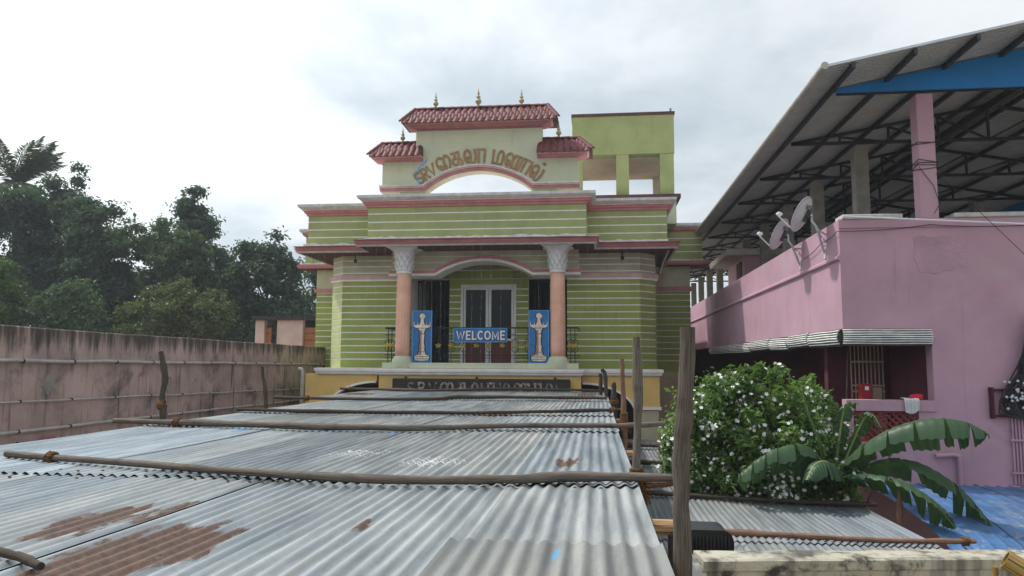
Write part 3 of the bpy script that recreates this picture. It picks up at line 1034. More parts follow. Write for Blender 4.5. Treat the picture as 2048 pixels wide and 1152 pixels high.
part('pediment_moulding', PINKTRIM2, ped, lambda mb: mb.ribbon_xz(ppath, .033, .068, 19.66, 20.18))
part('pediment_edge', CAP, ped, lambda mb: mb.ribbon_xz(ppath, .070, .11, 19.63, 20.2))

# tile: a shallow barrel with a rounded front lip
def tile_mesh(w=.178, L=.245):
    mb = MB()
    n = 6
    vs, fs = [], []
    for j, (t, lift) in enumerate(((0, 0), (.5, .004), (.88, .008), (1.0, .0), (1.0, -.02))):
        for i in range(n + 1):
            a = i / n
            x = (a - .5) * w
            arch = math.sin(PI * a) * .042 if a > .0 else 0
            lip = .035 * (1 - (2 * a - 1) ** 2) if t >= .88 else 0   # scalloped lower edge
            vs.append((x, -(t * L + lip), arch + lift))
    for j in range(4):
        for i in range(n):
            fs.append((j * (n + 1) + i, (j + 1) * (n + 1) + i, (j + 1) * (n + 1) + i + 1, j * (n + 1) + i + 1))
    mb.add(vs, fs)
    me = bpy.data.meshes.new('tile')
    me.from_pydata(mb.v, [], mb.f)
    me.polygons.foreach_set('use_smooth', [True] * len(me.polygons))
    me.set_sharp_from_angle(angle=math.radians(50))
    me.materials.append(TILE)
    return me


TILE_ME = tile_mesh()


def tiled_cap(x0, x1, rx0, rx1, ye, yr, ze, zr, rows, wall_x0, wall_x1, name):
    """small tiled roof, eave x0..x1 at (ye, ze), ridge rx0..rx1 at (yr, zr)"""
    yb = 2 * yr - ye
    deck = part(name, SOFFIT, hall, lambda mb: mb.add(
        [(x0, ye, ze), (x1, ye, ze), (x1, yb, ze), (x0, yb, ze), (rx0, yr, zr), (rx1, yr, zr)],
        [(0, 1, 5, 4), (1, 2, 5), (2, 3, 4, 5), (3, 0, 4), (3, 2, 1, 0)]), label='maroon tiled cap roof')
    # flared pink underside
    pth = [(wall_x0, 20.14), (wall_x0, 19.80), (wall_x1, 19.80), (wall_x1, 20.14)]
    if abs(rx1 - x1) < .1:
        pth = [(wall_x0, 20.14), (wall_x0, 19.80), (x1, 19.80)]
    elif abs(rx0 - x0) < .1:
        pth = [(x0, 19.80), (wall_x1, 19.80), (wall_x1, 20.14)]
    o = 19.80 - ye
    part('eave_moulding', PINKTRIM, deck, lambda mb: mb.sweep(pth, [(-.01, ze - .13), (.06, ze - .12), (o * .6, ze - .085), (o * .78, ze - .065), (-.01, ze - .065)]))
    part('eave_fascia', PINKTRIM2, deck, lambda mb: mb.sweep(pth, [(-.01, ze - .063), (o * .86, ze - .063), (o * .96, ze - .012), (-.01, ze - .012)]))
    pitch = math.atan2(zr - ze, yr - ye)
    SL = math.hypot(zr - ze, yr - ye)
    for r in range(rows):
        t = (r + .96) / rows           # upper end of this course
        d = SL * min(1, t)
        y, z = ye + d * math.cos(pitch), ze + d * math.sin(pitch)
        a = x0 + (rx0 - x0) * (t - .5 / rows)
        b = x1 + (rx1 - x1) * (t - .5 / rows)
        n = max(2, round((b - a) / .178))
        for i in range(n):
            x = a + (b - a) * (i + .5) / n
            link('tile', TILE_ME, (x, y, z + .012), deck, rot=(pitch + .07 + random.uniform(-.015, .015), random.uniform(-.02, .02), random.uniform(-.02, .02)))
    # ridge and hip caps
    def caps(p, q, n):
        p, q = Vector(p), Vector(q)
        for i in range(n):
            a, b = p.lerp(q, i / n), p.lerp(q, (i + 1.12) / n)
            t = (b - a).normalized()
            side = t.cross(Vector((0, 0, 1))).normalized()
            up = side.cross(t)
            vs, fs = [], []
            for c, rr in ((a, .062), (b, .075)):
                for k in range(6):
                    w = PI * k / 5
                    vs.append(c + side * math.cos(w) * rr + up * (math.sin(w) * rr * .9 + .02))
            for k in range(5):
                fs.append((k, k + 1, 6 + k + 1, 6 + k))
            fs.append((5, 4, 3, 2, 1, 0))
            fs.append((6, 7, 8, 9, 10, 11))
            MB().add(vs, fs).obj('ridge_tile', TILE, deck, True)
    caps((rx0, yr, zr), (rx1, yr, zr), max(3, round((rx1 - rx0) / .26)))
    if abs(rx0 - x0) > .1:
        caps((x0, ye, ze), (rx0, yr, zr), 4)
    if abs(rx1 - x1) > .1:
        caps((x1, ye, ze), (rx1, yr, zr), 4)
    return deck


tiled_cap(-5.34, -.98, -5.05, -1.28, 19.49, 19.97, 11.84, 12.32, 4, -4.97, -1.43, 'tiled_roof')
tiled_cap(-6.24, -4.76, -5.98, -4.77, 19.49, 19.97, 10.92, 11.36, 4, -5.92, -4.978, 'tiled_roof')
tiled_cap(-1.56, -.05, -1.55, -.42, 19.49, 19.97, 10.92, 11.36, 4, -1.422, -.44, 'tiled_roof')

FIN = [(.03, 0), (.05, .02), (.03, .05), (.035, .08), (.075, .12), (.085, .16), (.07, .20), (.03, .23), (.055, .255), (.06, .28), (.03, .31),
       (.022, .34), (.04, .365), (.022, .39), (.016, .43), (.004, .54)]
fin_me = None
for x, z, s_ in ((-4.46, 12.36, .92), (-3.24, 12.36, 1.08), (-2.02, 12.36, .92), (-5.40, 11.40, .85), (-.98, 11.40, .92)):
    if fin_me is None:
        o = part('finial', BRASS, hall, lambda mb: mb.lathe(FIN, (x, 19.97, z), 14), smooth='all', origin=(x, 19.97, z))
        fin_me = o.data
    else:
        o = link('finial', fin_me, (x, 19.97, z), hall)
    o.scale = (s_, s_, s_)

# lettering bent over the arch (SRV + Tamil), painted relief letters
LET = [('S', .0), ('R', 0), ('V', .05), ('ai', 0), ('tha', 0.02), ('la', 0), ('aa', .16), ('ma', .02), ('ha', .0), ('aa', .0), ('la', 0)]
h_, w_ = PZT - PZ0, (PX1 - PX0) / 2
RA = (w_ * w_ + h_ * h_) / (2 * h_)
CZ = PZT - RA
hgt = [.34, .34, .35] + [.40] * 8
tot = sum(GLYPH[k][0] * h * .92 + .025 + g for (k, g), h in zip(LET, hgt)) 
Rt = RA + .19
span = 2 * math.asin(1.50 / Rt)
scale_x = (span * Rt + .34) / tot
u = -(tot * scale_x) / 2
for (k, g), h in zip(LET, hgt):
    wdt = GLYPH[k][0] * h * .92 * scale_x
    mid = (u + wdt / 2) / Rt

    def place(a, b, u0=u):
        th = (u0 + a) / Rt
        r = Rt + b
        return (XC + r * math.sin(th), CZ + r * math.cos(th))
    mb = MB()
    glyph_mesh(mb, k, h, .056, place, .022, 19.80, sx=.92 * scale_x)
    if k == 'la' and u > .8:
        glyph_mesh(mb, 'dot', h, .05, lambda a, b: place(a + .16, b + h * 1.28), .022, 19.80)
    mb.obj('letter', LETTERB, ped)
    u += wdt + (.025 + g) * scale_x
part('paint_smear', PAINTBLUE, ped, lambda mb: (
    mb.prism([(-5.06, 10.42), (-4.78, 10.74), (-4.62, 10.90), (-4.66, 10.76), (-4.80, 10.62), (-4.93, 10.42)], 'xz', 19.796, 19.80),
    mb.prism([(-5.07, 10.43), (-4.94, 10.42), (-4.78, 10.18), (-4.84, 10.10)], 'xz', 19.7965, 19.80)))

# ------------------------------------------------------------------ boards hung on the railing
def frame_board(root, x0, x1, y, z0, z1, m_face, m_edge, e):
    boxp('board_face', m_face, root, x0 + e, x1 - e, y, y + .03, z0 + e, z1 - e)
    fr = MB()
    fr.box(x0, x1, y - .015, y + .035, z1 - e, z1)
    fr.box(x0, x1, y - .015, y + .035, z0, z0 + e)
    fr.box(x0, x0 + e, y - .015, y + .035, z0 + e, z1 - e)
    fr.box(x1 - e, x1, y - .015, y + .035, z0 + e, z1 - e)
    fr.obj('board_frame', m_edge, root)


wb = thing('welcome_sign', (-3.07, 19.60, 5.76), 'blue board reading WELCOME hung on the balcony railing', 'sign')
frame_board(wb, -3.80, -2.345, 19.60, 5.75, 6.13, BLUE, BLUE_EDGE, .022)
u = -3.71
for i, ch_ in enumerate('WELCOME'):
    for m, w, dep, nm in ((PRINTDK, .066, .004, 'letter_shadow'), (LETTERW, .040, .012, 'letter')):
        mb = MB()
        ox = u + (.008 if m is PRINTDK else 0)
        oz = 5.828 - (.008 if m is PRINTDK else 0)
        glyph_mesh(mb, ch_, .222, w, lambda a, b: (ox + a, oz + b), dep, 19.60)
        mb.obj(nm, m, wb)
    u += GLYPH[ch_][0] * .222 + .033

LAMP = [(.0, .0), (.17, .02), (.20, .05), (.19, .085), (.21, .10), (.20, .13), (.11, .16), (.085, .20), (.10, .23), (.075, .26), (.06, .32),
        (.075, .38), (.055, .45), (.05, .60), (.065, .68), (.05, .72), (.06, .78), (.075, .82), (.10, .86), (.20, .90), (.235, .93), (.22, .955),
        (.075, .965), (.06, 1.0), (.04, 1.06), (.05, 1.09), (.03, 1.12), (.055, 1.15), (.075, 1.19), (.065, 1.24), (.03, 1.265), (0, 1.27)]
for cx_, lab in ((-4.64, 'blue panel with tall white oil lamp picture beside left column'), (-1.495, 'blue panel with tall white oil lamp picture beside right column')):
    lb = thing('lamp_panel', (cx_, 19.52, 5.18), lab, 'sign', 'blue oil lamp panels on the balcony')
    frame_board(lb, cx_ - .27, cx_ + .27, 19.52, 5.17, 6.60, BLUE, BLUE_EDGE, .028)

    def sil(grow, dz=0):
        pts = [(cx_ + (r + grow), 5.25 + z * 1.0 + dz) for r, z in LAMP]
        pts2 = [(cx_ - (r + grow), 5.25 + z * 1.0 + dz) for r, z in reversed(LAMP)]
        return pts + pts2
    part('lamp_outline', PRINTDK, lb, lambda mb: (mb.prism(sil(.034), 'xz', 19.515, 19.52)))
    lp_ = part('lamp_picture', PRINTW, lb, lambda mb: (mb.prism(sil(0), 'xz', 19.508, 19.514),
        [mb.prism([(cx_ + sx * .205, 6.21), (cx_ + sx * .222, 6.32), (cx_ + sx * .235, 6.21)], 'xz', 19.508, 19.514) for sx in (-1, 1)],
        [mb.prism([(cx_ + sx * .105, 6.22), (cx_ + sx * .117, 6.29), (cx_ + sx * .13, 6.22)], 'xz', 19.508, 19.514) for sx in (-1, 1)]))
    half = [(cx_ - .002, 5.27)] + [(cx_ - max(.004, r * .98), 5.25 + z) for r, z in LAMP[1:-1]] + [(cx_ - .002, 6.5)]
    inner = [(cx_ - .01 - .45 * r, 5.25 + z) for r, z in LAMP[1:-1]]
    part('lamp_shading', PRINTSH, lb, lambda mb: mb.prism([(cx_ - r * .97, 5.25 + z) for r, z in LAMP[6:18]] + [(cx_ - r * .15, 5.25 + z) for r, z in reversed(LAMP[6:18])], 'xz', 19.5065, 19.508))
    for zz_, rr_ in ((.055, .19), (.115, .205), (.24, .10), (.72, .055), (.875, .15)):
        boxp('lamp_line', PRINTDK, lb, cx_ - rr_, cx_ + rr_, 19.5045, 19.5062, 5.25 + zz_ - .007, 5.25 + zz_ + .007)
    part('lamp_bird', PRINTW, lb, lambda mb: (mb.prism([(cx_ - .03, 6.40), (cx_ + .06, 6.38), (cx_ + .11, 6.47), (cx_ + .07, 6.45), (cx_ + .03, 6.50), (cx_ - .02, 6.50)], 'xz', 19.500, 19.5040)))

# black name board half hidden behind the tin roof
nb = thing('name_board', (-3.0, 19.24, 4.3), 'long black board with pale worn letters above the tin roof', 'sign')
boxp('board_face', mat('black_board', (.03, .026, .024), .6, .2, 4), nb, -5.36, -.66, 19.24, 19.32, 4.22, 4.79, bev=.02)
rng = random.Random(5)
u = -4.95
for k in ('S', 'R', 'V', 'ai', 'tha', 'la', 'aa', 'ma', 'ha', 'aa', 'la'):
    mb = MB()
    glyph_mesh(mb, k, .30, .05, lambda a, b: (u + a, 4.39 + b), .02, 19.24)
    mb.obj('letter', mat('worn_silver_letter', (.30, .27, .23), .5, .4, 9, dirt=((.05, .045, .04), .46, .60, 7)), nb)
    u += GLYPH[k][0] * .30 + .10
for x in (-5.0, -3.1, -1.05):
    boxp('board_bracket', IRON, nb, x - .03, x + .03, 19.25, 19.31, 4.791, 4.84)

# curtain of string lights over the whole front
st_ = thing('string_light_curtain', (XC, 19.2, 8.3), 'curtain of thin vertical light strings hanging across the hall front', 'string lights')
WIRE = mat('pale_wire', (.60, .60, .58), .5, .1, 20)
rng = random.Random(3)
for i in range(40):
    x = -8.2 + 10.2 * (i + .5) / 40 + rng.uniform(-.05, .05)
    yy = 18.98 if -6.4 < x < -.02 else 19.96
    zt = 8.30 if rng.random() > .25 else 9.5
    zb = rng.choice((5.2, 5.4, 6.0, 6.3, 5.1, 4.95))
    mb = MB()
    z = zt
    pts = []
    while z > zb:
        pts.append((x + rng.uniform(-.012, .012), yy - .02 + rng.uniform(-.01, .01), z))
        z -= .28
    mb.tube(pts, .0011, 3)
    for p in pts[1:]:
        if rng.random() < .6:
            mb.lathe([(.001, -.012), (.0075, 0), (.001, .012)], p, 5)
    mb.obj('light_string', WIRE, st_)

# ------------------------------------------------------------------ the pink house on the right
PX, PY = 3.7, 11.64
house = thing('pink_house', (7, 20, 0), 'pink two-storey house with open steel roof shed on its terrace', 'building')
PWB = 5.735      # underside of the deep band above the verandah
# outer walls
side = part('side_wall', PINK, house, lambda mb: mb.box(PX, PX + .2, PY + .2, 40.3, PWB, 7.40), label='long pink parapet wall facing the hall')
part('wall_moulding', PINK, side, lambda mb: mb.prism([(PX - .045, 6.80), (PX - .045, 6.835), (PX, 6.87), (PX, 6.77)], 'xz', PY + .0, 40.28))
part('side_base_wall', PINK, house, lambda mb: mb.box(PX, PX + .15, 11.9, 40.3, 0, 3.6))
front = part('front_wall', PINK, house, lambda mb: (
    mb.box(4.955, 14.0, PY, PY + .22, 0, 7.40), mb.box(PX, 4.954, PY, PY + .199, PWB, 7.40),
    mb.box(PX, 4.954, PY, PY + .16, 0, 4.065), mb.box(PX, 3.80, PY, PY + .16, 4.066, 4.52), mb.box(4.722, 4.954, PY, PY + .16, 4.066, 4.52),
    mb.box(PX, 4.954, PY - .03, PY + .18, 4.521, 4.68)), label='pink front wall with verandah opening')
part('wall_ledge', PINK, front, lambda mb: mb.box(PX - .01, 14.0, PY - .02, PY - .001, 7.27, 7.40))
part('patch', mat('repaired_plaster', (.455, .285, .355), .9, .09, 1.4, 1.0, 14, streak=((.36, .225, .28), .58, .86), alt=((.48, .335, .39), .52, .76, .8)), front, lambda mb: mb.prism(
    [(4.77, 7.12), (4.9, 7.14), (5.02, 7.11), (5.2, 7.14), (5.36, 7.12), (5.47, 7.14), (5.50, 7.0), (5.53, 6.88), (5.49, 6.76), (5.50, 6.66), (5.40, 6.67), (5.3, 6.60), (5.18, 6.61), (5.06, 6.55), (4.95, 6.59), (4.84, 6.58), (4.80, 6.72), (4.76, 6.80), (4.79, 6.95)], 'xz', PY - .006, PY))
for x0, x1 in ((3.74, 4.62), (5.35, 9.0)):
    boxp('coping_slab', CEMENT, front, x0, x1, PY - .05, PY + .3, 7.403, 7.475, bev=.012)
# verandah inside
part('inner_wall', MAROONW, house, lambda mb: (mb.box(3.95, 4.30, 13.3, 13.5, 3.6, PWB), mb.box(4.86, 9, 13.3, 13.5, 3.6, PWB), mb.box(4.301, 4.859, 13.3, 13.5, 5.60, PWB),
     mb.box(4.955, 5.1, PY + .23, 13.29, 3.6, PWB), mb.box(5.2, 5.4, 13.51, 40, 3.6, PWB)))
part('end_light_block', MAROONW, house, lambda mb: mb.box(3.86, 5.19, 39.6, 39.8, 3.6, PWB))  # unseen wall added to shut light out of the verandah's far end
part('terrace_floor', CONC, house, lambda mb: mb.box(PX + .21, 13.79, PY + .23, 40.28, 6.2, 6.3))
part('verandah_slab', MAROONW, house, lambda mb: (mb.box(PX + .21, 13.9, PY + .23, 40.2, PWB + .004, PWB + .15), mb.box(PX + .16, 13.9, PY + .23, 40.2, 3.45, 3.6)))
part('far_wall', PINK, house, lambda mb: (mb.box(PX, 14, 40.31, 40.5, 0, 7.40), mb.box(13.8, 14, PY + .23, 40.30, 0, 7.40)))
gate = thing('window_gate', (4.58, 13.27, 3.62), 'cream metal grille door in the dark red verandah wall', 'door')
CREAM = mat('cream_metal', (.42, .38, .29), .5, .1, 9)
for k in range(9):
    x = 4.32 + .0645 * k
    boxp('bar', CREAM, gate, x - .008, x + .008, 13.25, 13.268, 3.62, 5.58)
for z in (3.66, 4.35, 4.75, 4.85, 5.25, 5.56):
    boxp('rail', CREAM, gate, 4.305, 4.855, 13.24, 13.249, z - .015, z + .015)
# lattice parapet
lat = part('lattice_panel', LATTICE, front, lambda mb: (mb.box(3.801, 4.721, PY + .02, PY + .05, 4.067, 4.10), mb.box(3.801, 4.721, PY + .02, PY + .05, 4.487, 4.52)))
def diag(mb):
    x0, x1, z0, z1 = 3.802, 4.72, 4.10, 4.487
    s_ = .105
    n = int((x1 - x0 + z1 - z0) / s_) + 1
    for sgn in (1, -1):
        for k in range(n):
            c = k * s_
            pts = []
            for t in np.linspace(0, 1, 2):
                pass
            if sgn > 0:
                a = (x0 + c, z0) if c <= x1 - x0 else (x1, z0 + c - (x1 - x0))
                b = (x0 + c - (z1 - z0), z1) if c >= z1 - z0 else (x0, z0 + c)
            else:
                a = (x1 - c, z0) if c <= x1 - x0 else (x0, z0 + c - (x1 - x0))
                b = (x1 - c + (z1 - z0), z1) if c >= z1 - z0 else (x1, z0 + c)
            if math.hypot(a[0] - b[0], a[1] - b[1]) > .03:
                mb.bar((a[0], PY + (.036 if sgn > 0 else .058), a[1]), (b[0], PY + (.036 if sgn > 0 else .058), b[1]), .02, .03)
part('lattice_web', LATTICE, front, diag)
# terrace columns and roof
COLY = [11.80, 14.54, 17.31, 19.95, 22.65, 25.35, 28.05, 30.8, 33.5, 36.2, 38.9]
for i, y in enumerate(COLY):
    for x in (5.05, 9.75):
        m = PINK if i == 0 else CONC
        part('roof_column', m, house, lambda mb: mb.bbox(x - .125, x + .125, y - .125, y + .125, 7.0 if i else 7.402, 9.36, b=.012))
RX, RZ, EX, EZ = 7.40, 10.22, 3.27, 9.40
SLP = (RZ - EZ) / (RX - EX)
def roof_z(x):
    return EZ + SLP * ((x - EX) if x <= RX else (2 * RX - EX - x))
for i, y in enumerate(COLY):
    def truss(mb):
        a, b = 3.80, 2 * RX - 3.80
        zb = 9.45
        off = .115
        mb.bar((a, y, zb), (b, y, zb), .05, .06)
        mb.bar((a, y, zb), (RX, y, roof_z(RX) - off), .05, .06)
        mb.bar((RX, y, roof_z(RX) - off), (b, y, zb), .05, .06)
        n = 8
        xs = [a + (b - a) * k / n for k in range(n + 1)]
        for k in range(1, n):
            zt = roof_z(xs[k]) - off
            mb.bar((xs[k], y, zb), (xs[k], y, zt), .04)
        for k in range(1, n // 2):
            mb.bar((xs[k], y + .01, roof_z(xs[k]) - off), (xs[k + 1], y + .01, zb), .036)
            j = n - k
            mb.bar((xs[j], y + .01, roof_z(xs[j]) - off), (xs[j - 1], y + .01, zb), .036)
    part('roof_truss', STEEL, house, truss)
purl = [3.66, 4.50, 5.34, 6.18, 7.02]
for x in purl + [2 * RX - p for p in purl]:
    part('purlin', STEEL, house, lambda mb: mb.bar((x, 10.58, roof_z(x) - .055), (x, 40.6, roof_z(x) - .055), .048, .08))
part('ridge_beam', STEEL, house, lambda mb: mb.bar((RX, 11.9, roof_z(RX) - .17), (RX, 40.3, roof_z(RX) - .17), .13, .14))
# ribbed roof sheets, one metre wide, both slopes
def rib_sheet(x0, z0, x1, z1, w=1.2, pitch=.08):
    prof_ = ((0, 0), (.55, 0), (.58, .055), (.97, .055))
    ys = [(k + t) * pitch for k in range(int(round(w / pitch))) for t, h in prof_] + [w]
    hs = [h for k in range(int(round(w / pitch))) for t, h in prof_] + [0]
    n = len(ys) - 1
    vs, fs = [], []
    for x, z in ((x0, z0), (x1, z1)):
        for y, h in zip(ys, hs):
            vs.append((x, y, z + h))
    for i in range(n):
        fs.append((i, i + 1, n + 2 + i, n + 1 + i))
    me = bpy.data.meshes.new('roof_sheet')
    me.from_pydata(vs, [], fs)
    me.materials.append(ROOFUNDER)
    return me
ml = rib_sheet(EX, EZ, RX + .02, RZ + .004, 1.0, .1)
mr_ = rib_sheet(2 * RX - EX, EZ, RX - .02, RZ + .004, 1.0, .1)
for k in range(30):
    link('roof_sheet', ml, (0, 10.56 + k, .0), house)
    link('roof_sheet', mr_, (0, 10.56 + k, .0), house)
part('ridge_cap', ROOFUNDER, house, lambda mb: mb.prism([(RX - .25, RZ + .0), (RX, RZ + .065), (RX + .25, RZ + .0), (RX, RZ + .055)], 'xz', 10.55, 40.6))
part('gable_board', BLUEBOARD, house, lambda mb: mb.prism([(3.73, 9.415), (2 * RX - 3.73, 9.415), (2 * RX - 3.73, 9.465), (RX, roof_z(RX) - .035), (3.73, 9.465)], 'xz', 11.66, 11.70), label='bright blue sheet closing the gable')
part('gutter', PVC, house, lambda mb: mb.tube([(3.24, 10.50, 9.40), (3.24, 20, 9.40), (3.24, 40.6, 9.40)], .055, 12), smooth=True)
part('gable_board', BLUEBOARD, house, lambda mb: mb.box(2 * RX - 3.72, 2 * RX - 3.68, 12, 40, 9.0, 9.44), label='blue side sheet under the far eave')
# roof-top room with projecting slab
rr_ = part('terrace_room', PINK, house, lambda mb: (mb.box(4.55, 6.6, 23.1, 26.0, 7.0, 8.50)), label='small pink room on the terrace')
boxp('room_slab', CEMENT, rr_, 3.98, 6.8, 22.9, 26.3, 8.503, 8.70, bev=.015)
boxp('room_door', MAROONW, rr_, 4.53, 4.549, 23.6, 24.4, 7.0, 8.4)
# cement pipe stubs and drain
part('drain_pipe', PINK, house, lambda mb: mb.tube([(4.90, PY - .06, 3.885), (5.16, PY - .06, 3.905), (5.22, PY - .06, 3.88), (5.225, PY - .06, 3.80), (5.225, PY - .06, 2.9)], .034, 10), smooth=True)
part('wall_foot', PINK, house, lambda mb: mb.bbox(4.9, 12, PY - .07, PY - .001, 3.42, 3.475, b=.008))
# wires wound round the first terrace column
def wound(mb):
    rng = random.Random(4)
    for z in (8.62, 8.60, 8.30, 8.27, 8.24, 8.18):
        q = .14
        dz = [rng.uniform(-.05, .05) for _ in range(4)]
        cs = [(-q, -q), (q, -q), (q, q), (-q, q), (-q, -q)]
        mb.tube([(5.05 + c[0], 11.80 + c[1], z + dz[i % 4]) for i, c in enumerate(cs)], .006, 5)
    mb.tube([(4.91, 11.65, 8.2), (5.10, 11.64, 7.9), (5.17, 11.63, 7.62), (5.08, 11.62, 7.47)], .006, 5)
part('column_wire', IRON, house, wound)

# verandah blinds: rolled slats
def blind(a, b, z0, z1, label, droop=0):
    a, b = Vector((a[0], a[1], 0)), Vector((b[0], b[1], 0))
    root = thing('rolled_blind', ((a.x + b.x) / 2, (a.y + b.y) / 2, z0), label, 'blind', 'rolled blinds along the verandah')
    t = (b - a).normalized()
    nr = Vector((t.y, -t.x, 0))
    n = max(3, round((z1 - z0) / .036))
    mb = MB()
    mk = MB()
    for k in range(n):
        z = z0 + (z1 - z0) * (k + .5) / n
        o = .03 + .05 * math.sin(PI * (k + .5) / n)
        hw = (z1 - z0) / n * .31
        vs, fs = [], []
        for i in range(9):
            s_ = i / 8
            p = a + (b - a) * s_
            dz = -droop * s_ + .002 * math.sin(9 * s_ + k)
            for oo, zz_ in ((o - .012, -hw), (o, -hw * .5), (o + .004, 0), (o, hw * .5), (o - .012, hw)):
                q = p + nr * oo
                vs.append((q.x, q.y, z + dz + zz_))
        for i in range(8):
            for j in range(4):
                fs.append((i * 5 + j, (i + 1) * 5 + j, (i + 1) * 5 + j + 1, i * 5 + j + 1))
        mb.add(vs, fs)
    mb.obj('slats', BLIND, root)
    p0, p1 = a + nr * .022, b + nr * .022
    q0, q1 = a + nr * .002, b + nr * .002
    mk.add([(p0.x, p0.y, z0 - .02), (p1.x, p1.y, z0 - .02 - droop), (p1.x, p1.y, z1 - droop), (p0.x, p0.y, z1), (q0.x, q0.y, z0 - .02), (q1.x, q1.y, z0 - .02 - droop), (q1.x, q1.y, z1 - droop), (q0.x, q0.y, z1)],
           [(0, 1, 2, 3), (7, 6, 5, 4), (0, 4, 5, 1), (3, 2, 6, 7), (1, 5, 6, 2), (0, 3, 7, 4)])
    mk.obj('backing', BLINDDK, root)
blind((PX - .02, PY), (4.95, PY), 5.50, 5.735, 'striped rolled blind across the front verandah opening')
ys = [11.66, 13.3, 14.7, 16.2, 18.2, 21.0, 24.5]
labs = ['white rolled blind on the side wall next to the house corner', 'second rolled blind from the house corner along the side wall', 'drooping third rolled blind from the house corner on the side',
        'fourth rolled blind from the house corner on the side', 'fifth rolled blind from the house corner, in the shade', 'shaded rolled blind farthest from the house corner']
for i in range(6):
    blind((PX - .01, ys[i + 1] - .03), (PX - .01, ys[i]), 5.50 + .012 * (i % 2), 5.733, labs[i], droop=(.008, -.01, .022, -.012, .02, .01)[i])

# satellite dishes on wall brackets
def dish(cx, cy, cz, foot_y, foot_z, label):
    root = thing('satellite_dish', (PX, foot_y, foot_z - .35), label, 'satellite dish', 'satellite dishes on the pink wall')
    c = Vector((cx, cy, cz))
    nrm = Vector((-.70, .53, .47)).normalized()    # looks up to the south-west
    sidev = nrm.cross(Vector((0, 0, 1))).normalized()
    upv = sidev.cross(nrm)
    mb = MB()
    R, seg, rings = .285, 36, 6
    vs, fs = [], []
    for face in (0, 1):
        for r in range(rings + 1):
            q = R * r / rings
            for k in range(seg):
                w = 2 * PI * k / seg
                d = .075 * ((q / R) ** 2 - 1) + (.006 if face else 0)
                p = c + sidev * q * math.cos(w) * .94 + upv * q * math.sin(w) * 1.06 + nrm * d
                vs.append(p)
    N = (rings + 1) * seg
    for face in (0, 1):
        for r in range(rings):
            for k in range(seg):
                k2 = (k + 1) % seg
                f = (face * N + r * seg + k, face * N + r * seg + k2, face * N + (r + 1) * seg + k2, face * N + (r + 1) * seg + k)
                fs.append(f if face else f[::-1])
    for k in range(seg):
        k2 = (k + 1) % seg
        fs.append((rings * seg + k, rings * seg + k2, N + rings * seg + k2, N + rings * seg + k))
    mb.add(vs, fs)
    mb.obj('reflector', SHELL, root, 'all')
    back = c - nrm * .075
    # mount
    part('mount', STEEL, root, lambda m: (m.bar(back - upv * .10 - nrm * .012, back + upv * .10 - nrm * .012, .10, .02), m.tube([back, back - nrm * .10], .03, 8)))
    j = back - nrm * .10
    part('bracket', SHELL, root, lambda m: (m.tube([j + Vector((0, 0, .06)), j + Vector((0, 0, -.05)), j + Vector((.06, 0, -.13)), Vector((PX - .015, foot_y, foot_z - .33))], .019, 8),
         m.tube([j + Vector((.09, 0, -.19)), Vector((PX - .02, foot_y - .12, foot_z - .05))], .013, 6),
         m.tube([j + Vector((.09, 0, -.19)), Vector((PX - .02, foot_y + .12, foot_z - .05))], .013, 6),
         m.bbox(PX - .02, PX - .001, foot_y - .05, foot_y + .05, foot_z - .42, foot_z - .24, b=.003)), smooth=True)
    low = c - upv * R * 1.0
    tip = c + nrm * .36 - upv * .16
    part('feed_arm', SHELL, root, lambda m: m.tube([low, low.lerp(tip, .5), tip], .011, 6), smooth=True)
    part('receiver', LETTERW, root, lambda m: (m.tube([tip + upv * .0 + sidev * .03, tip + upv * .06 - nrm * .03 + sidev * .03], .026, 8), m.tube([tip - sidev * .05 + upv * .01, tip - sidev * .05 + upv * .06 - nrm * .03], .024, 8)), smooth=True)
    # letters on the back of the dish
    for i, (u0, v0) in enumerate(((-.10, .10), (-.02, .10), (.06, .10))):
        mbx = MB()
        for (a, b, w, h) in ((0, 0, .05, .012), (0, .03, .05, .012), (0, .06, .05, .012), (.0 if i != 1 else .04, .0, .012, .065)):
            p = back - nrm * .0 + sidev * -(u0 + a) + upv * (v0 + b)
            q = math.hypot(u0 + a, v0 + b)
            p = c + nrm * (.075 * ((q / R) ** 2 - 1) - .008) + sidev * -(u0 + a) + upv * (v0 + b)
            e1, e2 = -sidev * w, upv * h
            mbx.add([p, p + e1, p + e1 + e2, p + e2, p - nrm * .003, p + e1 - nrm * .003, p + e1 + e2 - nrm * .003, p + e2 - nrm * .003],
                    [(0, 1, 2, 3), (7, 6, 5, 4), (0, 4, 5, 1), (1, 5, 6, 2), (2, 6, 7, 3), (3, 7, 4, 0)])
        mbx.obj('printed_mark', PRINTDK, root)
dish(3.30, 13.62, 7.53, 13.80, 7.32, 'grey satellite dish farther from the pink corner, lower of two')
dish(3.30, 12.15, 7.60, 12.33, 7.32, 'grey satellite dish nearest the pink corner, higher of two')

